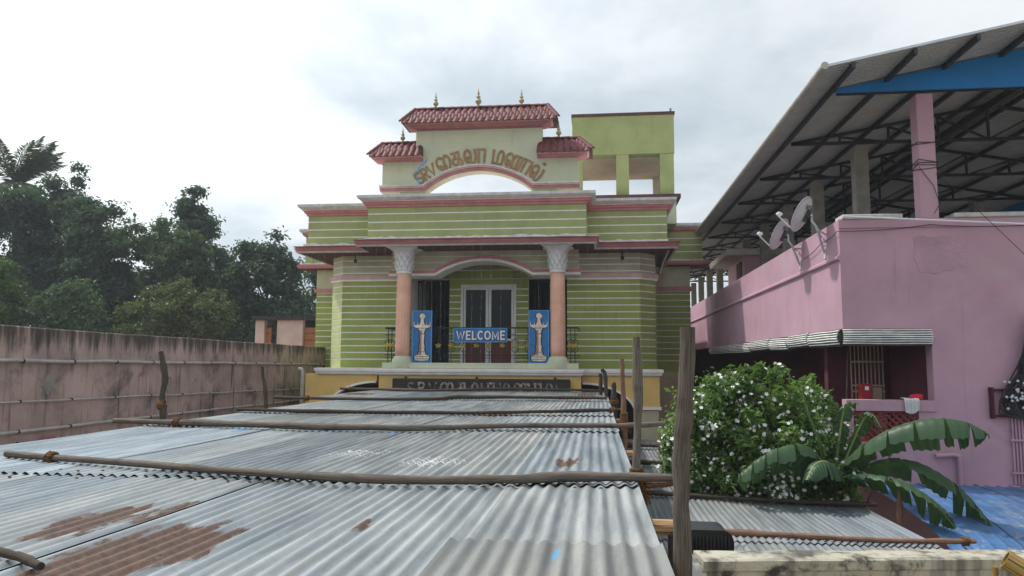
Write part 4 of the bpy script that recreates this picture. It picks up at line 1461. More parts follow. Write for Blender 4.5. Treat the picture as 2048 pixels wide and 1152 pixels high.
# clothes and bits on the verandah parapet
def draped(name, m, x0, x1, y, ztop, drop, label, cat, folds=9, seed=1):
    rng = random.Random(seed)
    mb = MB()
    nx, nz = 28, 14
    vs, fs = [], []
    ph = rng.uniform(0, 6)
    for i in range(nx + 1):
        s_ = i / nx
        dr = drop * (.72 + .28 * math.sin(2.4 * s_ + .6) + rng.uniform(-.04, .04))
        for j in range(nz + 1):
            t = j / nz
            fold = math.sin(folds * 2 * PI * s_ + ph) * .018 * min(1, t * 2.2)
            if t < .25:
                yy, zz_ = y + .13 * (1 - t / .25), ztop + .018 + .006 * math.sin(7 * s_)
            else:
                q = (t - .25) / .75
                yy, zz_ = y - .012 - fold - .01 * q, ztop + .015 - dr * q
            vs.append((x0 + (x1 - x0) * (s_ * (1 - .12 * t) + .06 * t), yy, zz_))
    for i in range(nx):
        for j in range(nz):
            fs.append((i * (nz + 1) + j, (i + 1) * (nz + 1) + j, (i + 1) * (nz + 1) + j + 1, i * (nz + 1) + j + 1))
    mb.add(vs, fs)
    return mb.obj(name, m, None, 'all', label=label, cat=cat)
draped('towel', CLOTHW, 4.50, 4.72, PY - .035, 4.69, .22, 'white fringed towel hung over the pink verandah parapet', 'towel', 8)
def lump(name, m, c, r, label, cat, seed, sq=(1, 1, 1)):
    rng = random.Random(seed)
    mb = MB()
    seg = 18
    vs, fs = [], []
    for i in range(11):
        a = PI * i / 10
        for k in range(seg):
            w = 2 * PI * k / seg
            q = r * (1 + .16 * math.sin(3 * w + 2 * a + seed) + .10 * math.sin(5 * w - 3 * a) + rng.uniform(-.04, .04))
            vs.append((c[0] + q * math.sin(a) * math.cos(w) * sq[0], c[1] + q * math.sin(a) * math.sin(w) * sq[1], c[2] + max(-.6 * r, q * math.cos(a)) * sq[2]))
    for i in range(10):
        for k in range(seg):
            k2 = (k + 1) % seg
            fs.append((i * seg + k, (i + 1) * seg + k, (i + 1) * seg + k2, i * seg + k2))
    mb.add(vs, fs)
    return mb.obj(name, m, None, 'all', label=label, cat=cat)
lump('cloth_bundle', CLOTHR, (4.75, PY + .12, 4.715), .065, 'crumpled red cloth beside the white towel on the parapet', 'cloth', 2, (1.6, .9, .8))
bxr = thing('carton', (4.30, 12.5, 3.6), 'red and white carton stacked behind the verandah parapet', 'box')
boxp('carton_body', mat('red_carton', (.28, .015, .02), .6, .15, 8), bxr, 4.18, 4.33, 12.35, 12.55, 3.6, 4.90, bev=.008)
boxp('carton_label', LETTERW, bxr, 4.22, 4.28, 12.346, 12.35, 4.80, 4.86)
bx2 = boxp('carton', mat('tan_carton', (.30, .22, .16), .8, .15, 6), None, 4.35, 4.50, 12.4, 12.6, 3.6, 4.84, bev=.008, label='brown carton right of the red one behind the parapet', cat='box')
stick = MB().tube([(3.86, 12.3, 3.6), (4.05, 12.5, 5.70)], .014, 6).obj('broom_stick', WOODDK, None, label='thin stick leaning in the dark verandah corner', cat='stick')

# meter board with tangled cables on the far right
mbd = thing('meter_board', (5.95, PY - .15, 4.4), 'rusty rack of black cables fixed to the pink wall', 'meter board')
part('rack_frame', MAROONW, mbd, lambda mb: (mb.box(5.70, 5.73, PY - .10, PY - .001, 4.43, 4.88), mb.box(5.731, 6.6, PY - .06, PY - .001, 4.83, 4.86), mb.box(5.731, 6.6, PY - .06, PY - .001, 4.45, 4.48)))
rng = random.Random(8)
def cables(mb):
    for k in range(34):
        x = 5.74 + rng.random() * .5
        z1 = 4.50 + rng.random() * .1
        pts = [(6.30 + rng.uniform(-.1, .15), PY - .12 + rng.uniform(-.05, .05), 5.7 + rng.uniform(-.2, .3))]
        pts.append((6.12 + rng.uniform(-.06, .1), PY - .14 + rng.uniform(-.05, .05), 5.15 + rng.uniform(-.1, .1)))
        pts.append((x + .08, PY - .14 + rng.uniform(-.04, .04), 4.86 + rng.uniform(-.05, .05)))
        pts.append((x, PY - .10 + rng.uniform(-.04, .04), 4.68))
        pts.append((x + rng.uniform(-.02, .06), PY - .10 + rng.uniform(-.04, .04), z1))
        pts.append((x + .35, PY - .12, 4.42 + rng.uniform(-.02, .03)))
        mb.tube(pts, .010 + rng.random() * .006, 5)
part('cable_tangle', IRON, mbd, cables, smooth=True)
part('insulators', SHELL, mbd, lambda mb: [mb.lathe([(.004, -.02), (.018, -.01), (.02, .01), (.004, .02)], (5.80 + rng.random() * .4, PY - .17, 4.5 + rng.random() * .5), 7) for _ in range(26)], kind='stuff')
for k in range(6):
    x = 5.985 + k * .045
    part('conduit', PINK, mbd, lambda mb: mb.tube([(x, PY - .03, 4.44), (x, PY - .03, 3.5)], .014, 7), smooth=True)
for z in (4.11, 3.645):
    boxp('conduit_strap', PINK, mbd, 5.94, 6.4, PY - .06, PY - .04, z, z + .03)

# wires
def cable(name, pts, r, m, label, sag=0, n=14):
    q = []
    for i in range(len(pts) - 1):
        a, b = Vector(pts[i]), Vector(pts[i + 1])
        for k in range(n if sag else 3):
            t = k / (n if sag else 3)
            p = a.lerp(b, t)
            p.z -= sag * 4 * t * (1 - t)
            q.append(p)
    q.append(Vector(pts[-1]))
    return MB().tube(q, r, 6).obj(name, m, None, True, label=label, cat='cable')
cable('power_cable', [(3.72, 11.50, 7.43), (6.4, 11.3, 7.22), (9, 11.2, 7.1)], .014, LETTERW, 'white cable strung along the top of the pink front wall')
cable('power_cable', [(3.66, 13.5, 7.05), (3.66, 12.4, 7.17), (3.66, 11.6, 7.22), (5.0, 11.6, 7.30), (6.5, 11.55, 7.27), (9, 11.5, 7.2)], .006, IRON, 'thin black cable running along the pink wall top', sag=.03)
cable('stay_wire', [(5.15, 11.66, 8.1), (5.55, 11.3, 7.44), (6.6, 11.2, 6.2)], .0045, IRON, 'thin black wire slanting down from the pink column')

# ------------------------------------------------------------------ boundary wall on the left
BW = mat('stained_pink_plaster', (.50, .375, .345), .92, .14, 1.4, .5, 18,
         dirt=((.13, .115, .105), .50, .72, 1.1), streak=((.075, .066, .06), .52, .72), alt=((.42, .19, .21), .62, .70, 1.7))
# old rain stains running down from the coping: dense at the top, thinning out below
_t = BW.node_tree
_g = nn(_t, 'ShaderNodeNewGeometry')
_s = nn(_t, 'ShaderNodeSeparateXYZ')
_t.links.new(_g.outputs['Position'], _s.inputs[0])
_m = nn(_t, 'ShaderNodeMapping')
_m.inputs['Scale'].default_value = (3, 3.4, .28)
_t.links.new(_g.outputs['Position'], _m.inputs['Vector'])
_n = nn(_t, 'ShaderNodeTexNoise', inp={'Scale': 1.6, 'Detail': 9, 'Roughness': .7})
_t.links.new(_m.outputs[0], _n.inputs['Vector'])
_h = math_node(_t, 'MULTIPLY', ramp(_t, _s.outputs[2], 4.85, 5.76), .52)
_f = ramp(_t, math_node(_t, 'ADD', _n.outputs['Fac'], _h), .82, 1.06)
_b = _t.nodes['Principled BSDF']
_c = _b.inputs['Base Color'].links[0].from_socket
_t.links.new(mixc(_t, math_node(_t, 'MULTIPLY', _f, .9), _c, (.055, .048, .042)), _b.inputs['Base Color'])
bwall = thing('boundary_wall', (-9.1, 14, 0), 'tall stained pink boundary wall with pipes on the left', 'wall')
def wallmesh(mb):
    n = 40
    rng = random.Random(2)
    ys = [1.5 + (24.0 - 1.5) * k / n for k in range(n + 1)]
    vs, fs = [], []
    for y in ys:
        zt = 5.745 - .0035 * (y - 10.3) + rng.uniform(-.008, .008)
        vs += [(-9.0, y, 0), (-9.0, y, zt - .02), (-9.02, y, zt), (-9.2, y, zt + .005), (-9.22, y, 0)]
    for k in range(n):
        for j in range(4):
            fs.append((k * 5 + j, k * 5 + j + 1, (k + 1) * 5 + j + 1, (k + 1) * 5 + j))
    fs.append((0, 4, 3, 2, 1))
    fs.append(tuple(n * 5 + j for j in range(5)))
    mb.add(vs, fs)
part('wall_face', BW, bwall, wallmesh)
for (z0, z1, r, nm) in ((5.20, 5.145, .030, 'fat upper pipe'), (4.575, 4.365, .017, 'thin middle pipe'), (4.10, 4.055, .027, 'lower pipe'), (3.93, 3.70, .017, 'lowest thin pipe')):
    rng = random.Random(int(z0 * 10))
    pts, y = [], 4.0
    while y < 23.9:
        t = (y - 10.35) / 13.2
        pts.append((-8.95 - .0 * r, y, z0 + (z1 - z0) * t + rng.uniform(-.012, .012)))
        y += 1.1
    pp = MB().tube(pts, r, 8).obj('wall_pipe', PVC, bwall, True, label=nm)
    for y in np.arange(5, 23.5, 1.15):
        t = (y - 10.35) / 13.2
        zc = z0 + (z1 - z0) * t
        MB().tube([(-8.95, y - .014, zc), (-8.95, y + .014, zc)], r + .008, 8).obj('pipe_clamp', IRON, pp, True)
for y, z in ((11.4, 4.95), (14.9, 4.85)):
    part('cement_patch', CONC, bwall, lambda mb: mb.prism([(y - .11, z - .2), (y - .02, z - .31), (y + .10, z - .22), (y + .12, z - .1), (y + .06, z + .02), (y - .04, z + .04), (y - .10, z - .06)], 'yz', -9.0, -8.992))
vp = MB().tube([(-8.3, 20.4, 0), (-8.3, 20.4, 4.92), (-8.33, 20.4, 4.99), (-8.42, 20.4, 5.01)], .06, 12).obj('vent_pipe', PVC, None, True, label='grey vertical pipe with bent top beside the yellow corner', cat='pipe')

# ------------------------------------------------------------------ outbuilding behind the wall
ob = thing('outbuilding', (-11.8, 28.4, 0), 'small pink block with brown doors behind the boundary wall', 'building')
OBP = mat('pale_pink_plaster', (.58, .43, .39), .88, .1, 1.5, .2, 20, streak=((.25, .19, .17), .60, .8))
for x0, x1 in ((-13.40, -13.03), (-12.50, -11.45), (-10.88, -10.0)):
    boxp('wall_pier', OBP, ob, x0, x1, 28.0, 28.25, 0, 6.845)
boxp('back_wall', DARKROOM, ob, -13.40, -10.0, 29.8, 30.0, 0, 6.845)
boxp('flat_roof', mat('dark_slab_edge', (.045, .04, .038), .9, .2, 3), ob, -13.5, -9.9, 27.85, 30.1, 6.848, 7.02)
for x0, x1 in ((-13.02, -12.80), (-11.43, -10.90)):
    dd = boxp('door', mat('orange_brown_door', (.36, .145, .065), .7, .1, 4), ob, x0, x1, 28.15, 28.2, 0, 6.56)
    for z in (6.05, 6.32):
        boxp('door_rail', DOORBR, dd, x0 + .02, x1 - .02, 28.14, 28.15, z, z + .03)

# ------------------------------------------------------------------ corrugated tin roofs
TIN = tin_mat('galvanised_sheet', (.235, .268, .292), (.45, .475, .485),
              rust_spots=((-1.66, 2.60, .33, .72, .86), (-2.17, 3.05, .17, .55, .70), (-2.02, 3.3, .10, .45, .55), (-.21, 5.28, .13, .42, .62), (-2.6, 2.5, .3, .4, .4), 
                          (-1.35, 9.9, .4, .3, .55), (-.2, 16.6, .35, 1.2, .75), (-5.2, 16.0, .5, .7, .7), (-3.3, 13.9, .3, .4, .6), (-4.0, 13.6, .4, .5, .5), (-1.0, 3.1, .05, .25, .5)),
              blue=((-.15, 2.69, .035, .14, .62), (-3.6, 7.3, .07, .35, .62), (-1.97, 7.2, .05, .3, .62), (-1.07, 7.1, .04, .2, .55)),
              white=((-1.15, 5.15, .32, .35, .40), (-1.8, 5.6, .3, .3, .32)))
TIN2 = tin_mat('dull_shaded_sheet', (.20, .222, .24), (.33, .355, .375), metal=.4, rough=.55)  # base colour lowered to carry the bush's shade on the lower roof
def corrugated(name, w, L, waves, ny, amp, m, seed):
    """sheet lying in xy, corrugations along y, slight sag and dents"""
    rng = np.random.RandomState(seed)
    nx = waves * 8
    x = np.linspace(0, w, nx + 1)
    y = np.linspace(0, L, ny + 1)
    Xg, Yg = np.meshgrid(x, y, indexing='ij')
    Z = amp * np.cos(2 * PI * Xg / w * waves)
    a, b, c = rng.uniform(-1, 1, 3)
    Z += (.006 * a * np.sin(PI * Yg / L) + .007 * b * np.sin(2 * PI * Xg / w + c) * (Yg / L - .5)) * np.sin(PI * Xg / w)
    Z += .003 * np.sin(2.2 * Yg + 1.0)
    vs = np.stack([Xg, Yg, Z], -1).reshape(-1, 3)
    idx = np.arange((nx + 1) * (ny + 1)).reshape(nx + 1, ny + 1)
    fs = np.stack([idx[:-1, :-1], idx[1:, :-1], idx[1:, 1:], idx[:-1, 1:]], -1).reshape(-1, 4)
    me = bpy.data.meshes.new(name)
    me.from_pydata(vs.tolist(), [], fs.tolist())
    me.polygons.foreach_set('use_smooth', [True] * len(me.polygons))
    me.materials.append(m)
    return me
shed = thing('tin_shed_roof', (-2.2, 10, 0), 'wide grey corrugated tin roof running up to the hall', 'roof')
rowsS = [(1.0, 2.88, 4.524, 'near'), (1.9, 4.55, 4.502, 'b'), (4.30, 7.85, 4.503, 'c'), (7.62, 10.1, 4.504, 'd'), (9.85, 13.9, 4.505, 'e'), (13.6, 18.45, 4.506, 'f')]
left_edge = {'near': -3.2, 'b': -5.4, 'c': -4.75, 'd': -4.95, 'e': -5.2, 'f': -5.9}
rng = random.Random(21)
W10 = .072 * 11
for (y0, y1, z, key) in rowsS:
    L = y1 - y0
    mes = [corrugated('tin_sheet', W10, L, 11, 10, .0086, TIN, 31 + k + int(y0 * 7)) for k in range(4)]
    x = .235 - W10
    i = 0
    if key == 'near':
        xs = [-.35 - .05, ]
        cols = [.24 - W10]
        cols = [cols[0]]
    else:
        cols = []
        while x > left_edge[key] - .35:
            cols.append(x)
            x -= .072 * 10
    for i, x in enumerate(cols):
        jy = rng.uniform(-.05, .05)
        # near edges ride over the row in front; every other sheet laps its neighbour
        tilt = math.atan2(-.011 if key != 'near' else 0, L)
        o = link('tin_sheet', mes[rng.randrange(4)], (x + rng.uniform(-.006, .006), y0 + jy, z + .014 + (.003 if i % 2 else 0) + .012 * (x + .0) / 5), shed,
                 rot=(tilt + rng.uniform(-.0003, .0006), rng.uniform(-.0015, .0015), rng.uniform(-.003, .003)))
nails = MB()
rng = random.Random(77)
for (y0, y1, z, key) in rowsS[1:4]:
    for k in range(52):
        if rng.random() < .75:
            x = .235 - .072 * (1 + k)
            if x < left_edge[key]:
                continue
            for yy in (y0 + .10, y1 - .35):
                if rng.random() < .45:
                    nails.lathe([(.011, 0), (.010, .004), (.003, .007)], (x + rng.uniform(-.004, .004), yy + rng.uniform(-.03, .03), z + .023 + .012 * x / 5 - .011 * (yy - y0) / (y1 - y0)), 7)
nails.obj('nail_head', mat('rusty_nail', (.14, .085, .055), .8, .3, 30), shed, True, kind='stuff')
# rafters under the roof, their cut ends show on the right
for y, x1, m, r in ((3.55, .385, WOODNEW, .035), (6.3, .30, WOODNEW, .03), (9.9, .32, WOODRED, .03), (12.6, .30, WOODRED, .03), (16.5, .28, WOODDK, .03)):
    pts = [(-4.5 + (x1 + 4.5) * k / 8, y + random.uniform(-.03, .03), 4.455) for k in range(9)]
    MB().tube(pts, r, 8).obj('rafter', m, shed, True)
for x in (-4.6, -2.4, -.2):
    for y in (3.2, 8.6, 14.9):
        MB().tube([(x, y, 0), (x + .03, y, 2.2), (x, y, 4.41)], .045, 7).obj('support_post', WOODDK, shed, True)

low = thing('low_tin_roof', (2, 10, 0), 'lower dull grey corrugated roof between the posts and the pink house', 'roof')
rng = random.Random(5)
for (y0, y1, z, x0, n, first) in ((5.2, 8.15, 3.395, .40, 4, 0), (7.95, 10.55, 3.396, .40, 4, 1), (10.35, 13.45, 3.397, .40, 2, 0), (13.25, 16.15, 3.398, .40, 2, 1), (15.95, 18.2, 3.399, .40, 2, 0)):
    L = y1 - y0
    mes = [corrugated('tin_sheet', W10, L, 11, 8, .0095, TIN2, 77 + k + int(y0)) for k in range(3)]
    for i in range(n):
        o = link('tin_sheet', mes[rng.randrange(3)], (x0 + .072 * 10 * i, y0 + rng.uniform(-.04, .04), z + .014 + (.003 if i % 2 else 0)), low,
                 rot=(math.atan2(-.010, L), rng.uniform(-.0015, .0015), rng.uniform(-.003, .003)))
for x, y in ((.6, 6), (3.4, 6), (3.4, 10.3), (.6, 10.3), (.6, 15), (1.8, 15)):
    MB().tube([(x, y, 0), (x, y, 3.36)], .045, 7).obj('support_post', WOODDK, low, True)

blu = thing('blue_shed_roof', (5.6, 10, 2), 'faded blue metal roof curving down beside the pink wall', 'roof')
prof = [(11.62, 3.47), (11.0, 3.45), (10.2, 3.41), (9.5, 3.33), (9.0, 3.22), (8.6, 3.05), (8.3, 2.82), (8.1, 2.5), (8.02, 2.1)]
for k in range(5):
    x0 = 3.86 + k * .78
    def panel(mb):
        vs, fs = [], []
        nx = 20
        for i in range(nx + 1):
            x = x0 + .79 * i / nx
            h = .012 if i % 4 in (0,) else 0.0
            for (y, z) in prof:
                vs.append((x, y, z + h + .004 * (k % 2)))
        m_ = len(prof)
        for i in range(nx):
            for j in range(m_ - 1):
                fs.append((i * m_ + j, i * m_ + j + 1, (i + 1) * m_ + j + 1, (i + 1) * m_ + j))
        mb.add(vs, fs)
    part('roof_panel', BLUETIN, blu, panel)
    part('panel_seam', STEEL, blu, lambda mb: mb.tube([(x0 + .79, y, z + .012) for y, z in prof], .008, 5))

# ------------------------------------------------------------------ poles
rngp = random.Random(17)
def pole(name, pts, r0, r1, m, label, cat='pole', group=None, knots=3, rope=(), fray=3):
    """irregular stick through the given points, with knots; rope = list of fractions with coir lashings"""
    P_ = [Vector(p) for p in pts]
    dense = []
    N = 26
    # Catmull-Rom through the points
    ext = [P_[0] * 2 - P_[1]] + P_ + [P_[-1] * 2 - P_[-2]]
    per = max(2, N // (len(P_) - 1))
    for i in range(len(P_) - 1):
        p0, p1, p2, p3 = ext[i:i + 4]
        for k in range(per):
            t = k / per
            dense.append(.5 * ((2 * p1) + (p2 - p0) * t + (2 * p0 - 5 * p1 + 4 * p2 - p3) * t * t + (3 * p1 - p0 - 3 * p2 + p3) * t ** 3))
    dense.append(P_[-1])
    n = len(dense)
    ks = [rngp.uniform(.08, .92) for _ in range(knots)]
    rad = []
    for i in range(n):
        t = i / (n - 1)
        r = r0 + (r1 - r0) * t
        for kk in ks:
            r *= 1 + .22 * math.exp(-((t - kk) * n / 1.2) ** 2)
        rad.append(r * rngp.uniform(.95, 1.05))
    L = (dense[-1] - dense[0]).length
    wob = r0 * .12
    dense = [p + Vector((rngp.uniform(-wob, wob), rngp.uniform(-wob, wob), rngp.uniform(-wob, wob))) if 0 < i < n - 1 else p for i, p in enumerate(dense)]
    root = MB().tube(dense, rad, 10, jit=.04, rng=rngp).obj(name, m, None, True, label=label, cat=cat, group=group)
    for f in rope:
        i = min(n - 2, max(1, int(f * n)))
        c, t = dense[i], (dense[i + 1] - dense[i - 1]).normalized()
        a = t.cross(Vector((.3, .2, .9))).normalized()
        b = t.cross(a)
        mb = MB()
        for turn in range(4):
            off = (turn - 1.5) * .016
            q = [c + t * off + (a * math.cos(w) + b * math.sin(w)) * (rad[i] + .010 + rngp.uniform(0, .006)) + t * .012 * w / 6 for w in np.linspace(0, 2 * PI, 11)]
            mb.tube(q, .009, 5)
        for e in range(fray):
            s0 = c + (a * rngp.uniform(-1, 1) + b * rngp.uniform(-1, 1)).normalized() * rad[i]
            mb.tube([s0, s0 + Vector((rngp.uniform(-.03, .05), rngp.uniform(-.04, .02), -.05)), s0 + Vector((rngp.uniform(-.03, .08), rngp.uniform(-.04, .02), -.13))], .004, 4)
        mb.obj('rope_lashing', COIR, root)
    return root
GP = 'poles laid across the tin roof'
pole('wooden_pole', [(-4.18, 4.93, 4.542), (-2.82, 4.51, 4.545), (-1.51, 4.17, 4.548), (-.87, 4.15, 4.549), (-.54, 4.22, 4.548), (-.21, 4.35, 4.550), (.20, 4.40, 4.550), (.52, 4.42, 4.552)], .0235, .021, WOOD, 'nearest long pole lying across the tin roof, knobbly and grey', group=GP, knots=6, rope=(.012,))
pole('wooden_pole', [(-5.30, 7.75, 4.548), (-4.2, 7.58, 4.552), (-2.77, 7.33, 4.552), (-1.7, 7.38, 4.553), (-.69, 7.77, 4.555), (.25, 7.93, 4.555), (.72, 8.13, 4.565)], .029, .025, WOOD, 'second pole from the front across the tin roof, long overhanging ends', group=GP, knots=6, rope=(.13,))
pole('wooden_pole', [(-4.95, 9.9, 4.545), (-3.38, 9.63, 4.547), (-1.52, 9.75, 4.549), (-.6, 10.2, 4.549), (.38, 10.62, 4.555)], .023, .021, WOODDK, 'third pole from the front across the tin roof', group=GP, knots=5, rope=(.93,))
pole('wooden_pole', [(-5.9, 13.2, 4.555), (-5.0, 13.1, 4.55), (-3.8, 12.9, 4.552), (-2.85, 13.3, 4.553), (-2.6, 13.9, 4.56), (-.88, 14.2, 4.556), (.2, 14.1, 4.556)], .030, .027, WOODDK, 'fourth pole from the front across the tin roof, dark and bent', group=GP, knots=5, rope=(.14,))
pole('wooden_pole', [(-6.3, 17.9, 4.555), (-5.0, 17.6, 4.555), (-3.9, 17.1, 4.56), (-2.4, 18.2, 4.565), (-1.0, 18.3, 4.56), (.12, 18.1, 4.56)], .032, .029, WOODDK, 'farthest dark pole at the top edge of the tin roof', group=GP, knots=5, rope=(.05,))
pole('wooden_pole', [(-2.9, 2.68, 4.545), (-2.05, 2.42, 4.542), (-1.80, 2.30, 4.535)], .016, .014, WOODDK, 'short dark pole in the bottom left corner of the tin roof', group=GP, knots=2)
GU_ = 'upright posts along the tin roof'
pole('wooden_post', [(.307, 2.80, 0), (.300, 2.80, 3.6), (.303, 2.80, 4.5), (.308, 2.80, 4.85), (.324, 2.80, 5.05), (.338, 2.80, 5.335)], .0295, .0285, WOOD, 'thick cracked grey post, tallest and nearest, by the parapet', 'post', GU_, knots=5)
pole('wooden_post', [(.245, 4.52, 0), (.238, 4.50, 4.0), (.230, 4.50, 4.55), (.246, 4.50, 4.9), (.242, 4.50, 5.36)], .0245, .0225, WOOD, 'slim grey post second from the front with frayed rope', 'post', GU_, knots=5, rope=(.45, .475, .50), fray=16)
pole('wooden_post', [(.33, 8.75, 0), (.32, 8.72, 4.0), (.315, 8.70, 4.6), (.298, 8.70, 5.255)], .032, .026, WOODRED, 'reddish brown post third from the front', 'post', GU_, knots=4, rope=(.60, .64), fray=9)
pole('wooden_post', [(.20, 15.2, 0), (.20, 15.2, 4.5), (.12, 15.2, 5.09)], .04, .034, WOODDK, 'dark post at the far right end of the tin roof', 'post', GU_, knots=3, rope=(.5,))
pole('wooden_post', [(.10, 16.4, 0), (.10, 16.4, 4.5), (.085, 16.4, 4.95)], .04, .036, WOODDK, 'short dark post farthest back by the yellow arch', 'post', GU_, knots=3)
pole('wooden_post', [(.30, 12.6, 0), (.30, 12.6, 4.4), (.29, 12.6, 4.83)], .04, .036, WOODDK, 'short dark post between the reddish post and the arch', 'post', GU_, knots=3, rope=(.52,))
pole('wooden_post', [(-4.78, 7.82, 0), (-4.76, 7.80, 4.2), (-4.79, 7.80, 4.75), (-4.76, 7.80, 5.02), (-4.83, 7.80, 5.31)], .032, .029, WOODDK, 'crooked dark post standing before the left boundary wall', 'post', GU_, knots=6, rope=(.42,))
pole('wooden_post', [(-4.55, 9.95, 0), (-4.55, 9.95, 4.2), (-4.64, 9.95, 5.13)], .026, .022, WOODDK, 'thin dark post farther along the left roof edge', 'post', GU_, knots=4)
GL_ = 'poles on the lower tin roof'
pole('wooden_pole', [(.95, 8.22, 3.445), (2.0, 8.13, 3.445), (2.9, 8.02, 3.445), (3.76, 8.10, 3.447)], .027, .025, WOODRED, 'long reddish pole across the front of the lower roof', group=GL_, knots=6, rope=(.93,))
pole('wooden_pole', [(.42, 10.6, 3.448), (1.2, 10.35, 3.45), (2.3, 10.1, 3.448), (3.5, 10.0, 3.447)], .029, .026, WOODDK, 'dark pole across the lower roof under the flowering bush', group=GL_, knots=5)
pole('wooden_pole', [(.35, 13.4, 3.48), (2.0, 13.4, 3.47)], .04, .036, WOODDK, 'dark pole far back on the lower roof', group=GL_, knots=3)
pole('wooden_pole', [(.35, 16.1, 3.49), (2.0, 16.1, 3.48)], .04, .036, WOODDK, 'farthest dark pole on the lower roof', group=GL_, knots=3)
pole('wooden_pole', [(.24, 4.52, 4.49), (.36, 4.50, 4.50), (.50, 4.48, 4.525)], .024, .022, WOODRED, 'red brown cross pole tied between the two nearest posts', knots=2, rope=(.05,))
pole('wooden_post', [(3.62, 9.9, 0), (3.6, 9.6, 3.0), (3.61, 9.55, 3.70)], .032, .028, WOODRED, 'short brown post among the banana leaves', 'post', GU_, knots=3)
pole('wooden_stick', [(3.55, 10.6, 3.3), (3.95, 11.0, 3.75), (4.30, 11.3, 4.15)], .012, .012, MAROONW, 'thin pink stick slanting behind the banana leaf', 'stick', knots=0)

# ------------------------------------------------------------------ foreground parapet, drum, bamboo
ang = math.atan2(.20, 1.3)
PARA = mat('mouldy_limewash', (.40, .375, .30), .92, .12, 3, .5, 25, dirt=((.055, .053, .044), .47, .62, 8), streak=((.12, .112, .09), .47, .68))
par = MB()
def rp(u_, v_):
    return (.40 + u_ * math.cos(ang) - v_ * math.sin(ang), 3.01 + u_ * math.sin(ang) + v_ * math.cos(ang))
n = 40
vs, fs = [], []
rng = random.Random(31)
for k in range(n + 1):
    u_ = 3.6 * k / n
    e = rng.uniform(-.004, .004)
    for v_, z in ((-.012, 4.0), (-.012, 4.405 + e), (-.020, 4.412), (-.020 + e, 4.447), (-.008, 4.455 + e), (.11, 4.453 - e), (.125, 4.44), (.125, 4.0)):
        q = rp(u_, v_)
        vs.append((q[0], q[1], z))
for k in range(n):
    for j in range(7):
        fs.append((k * 8 + j, (k + 1) * 8 + j, (k + 1) * 8 + j + 1, k * 8 + j + 1))
fs.append(tuple(range(7, -1, -1)))
fs.append(tuple(n * 8 + j for j in range(8)))
par.add(vs, fs)
# the wall below reaches the ground
q = [rp(0, 0), rp(3.6, 0), rp(3.6, .12), rp(0, .12)]
par.prism([(a, b) for a, b in q], 'xy', 0, 3.999)
par.obj('terrace_parapet', PARA, None, label='low mouldy limewashed parapet in the bottom right foreground', cat='wall')
lump('broken_masonry', CEMENT, (.345, 3.02, 4.36), .075, 'crumbled end of the parapet behind the thick post', 'rubble', 6, (.9, .8, 1.2))

drum = thing('ribbed_drum', (.465, 3.45, 4.2), 'black ribbed plastic drum lying behind the parapet', 'drum')
def ribbed(mb):
    # rounded box with vertical ribs
    def rr(w, h, r, n=6):
        pts = []
        for cx_, cz_, a0 in ((w - r, h - r, 0), (-w + r, h - r, 90), (-w + r, -h + r, 180), (w - r, -h + r, 270)):
            for k in range(n + 1):
                a = math.radians(a0 + 90 * k / n)
                pts.append((cx_ + r * math.cos(a), cz_ + r * math.sin(a)))
        return pts
    for (y0, y1, w, h) in ((3.45, 3.47, .137, .142), (3.47, 3.66, .132, .137)):
        mb.prism([(.463 + a, 4.325 + b) for a, b in rr(w, h, .05)], 'xz', y0, y1)
part('drum_body', DARKPLASTIC, drum, ribbed, smooth=True)
for k in range(15):
    x = .352 + k * .0158
    part('rib', DARKPLASTIC, drum, lambda mb: mb.tube([(x, 3.449, 4.22), (x + .002, 3.446, 4.33), (x + .004, 3.448, 4.425), (x + .006, 3.452, 4.445)], [.0052, .0055, .0055, .003], 6), smooth=True)
bb = MB()
b0, b1 = Vector((1.005, 2.02, 4.722)), Vector((1.35, 1.88, 4.50))
t = (b1 - b0).normalized()
bb.tube([b0, b0 + t * .10, b0 + t * .11, b0 + t * .12, b1], [.024, .024, .027, .024, .025], 16, caps=False)
bb.tube([b0 + t * .0005, b0 + t * .10], [.019, .018], 16, caps=False)
bb.tube([b0 + t * .101, b0 + t * .102], [.019, .001], 16, caps=False)
ring = len(bb.v)
vs, fs = [], []
a = t.cross(Vector((0, 0, 1))).normalized()
b = t.cross(a)
for k in range(16):
    w = 2 * PI * k / 16
    for r in (.019, .024):
        vs.append(b0 + (a * math.cos(w) + b * math.sin(w)) * r)
for k in range(16):
    k2 = (k + 1) % 16
    fs.append((k * 2, k2 * 2, k2 * 2 + 1, k * 2 + 1))
bb.add(vs, fs)
bb.obj('bamboo_pole', BAMBOO, None, True, label='cut hollow bamboo pole jutting in at the bottom right corner', cat='bamboo')
pole('bamboo_stick', [(.985, 2.03, 4.70), (.982, 2.03, 4.55), (.978, 2.03, 3.6)], .0075, .008, BAMBOO, 'thin upright bamboo stick under the hollow bamboo', 'stick', knots=1)

# ------------------------------------------------------------------ vegetation
def np_mesh(name, V, F, m, smooth=False):
    me = bpy.data.meshes.new(name)
    V = np.asarray(V, dtype=np.float32).reshape(-1, 3)
    F = np.asarray(F, dtype=np.int32)
    k = F.shape[1]
    me.vertices.add(len(V))
    me.vertices.foreach_set('co', V.ravel())
    me.loops.add(F.size)
    me.loops.foreach_set('vertex_index', F.ravel())
    me.polygons.add(len(F))
    me.polygons.foreach_set('loop_start', np.arange(0, F.size, k, dtype=np.int32))
    me.update(calc_edges=True)
    me.validate()
    me.materials.append(m)
    return me


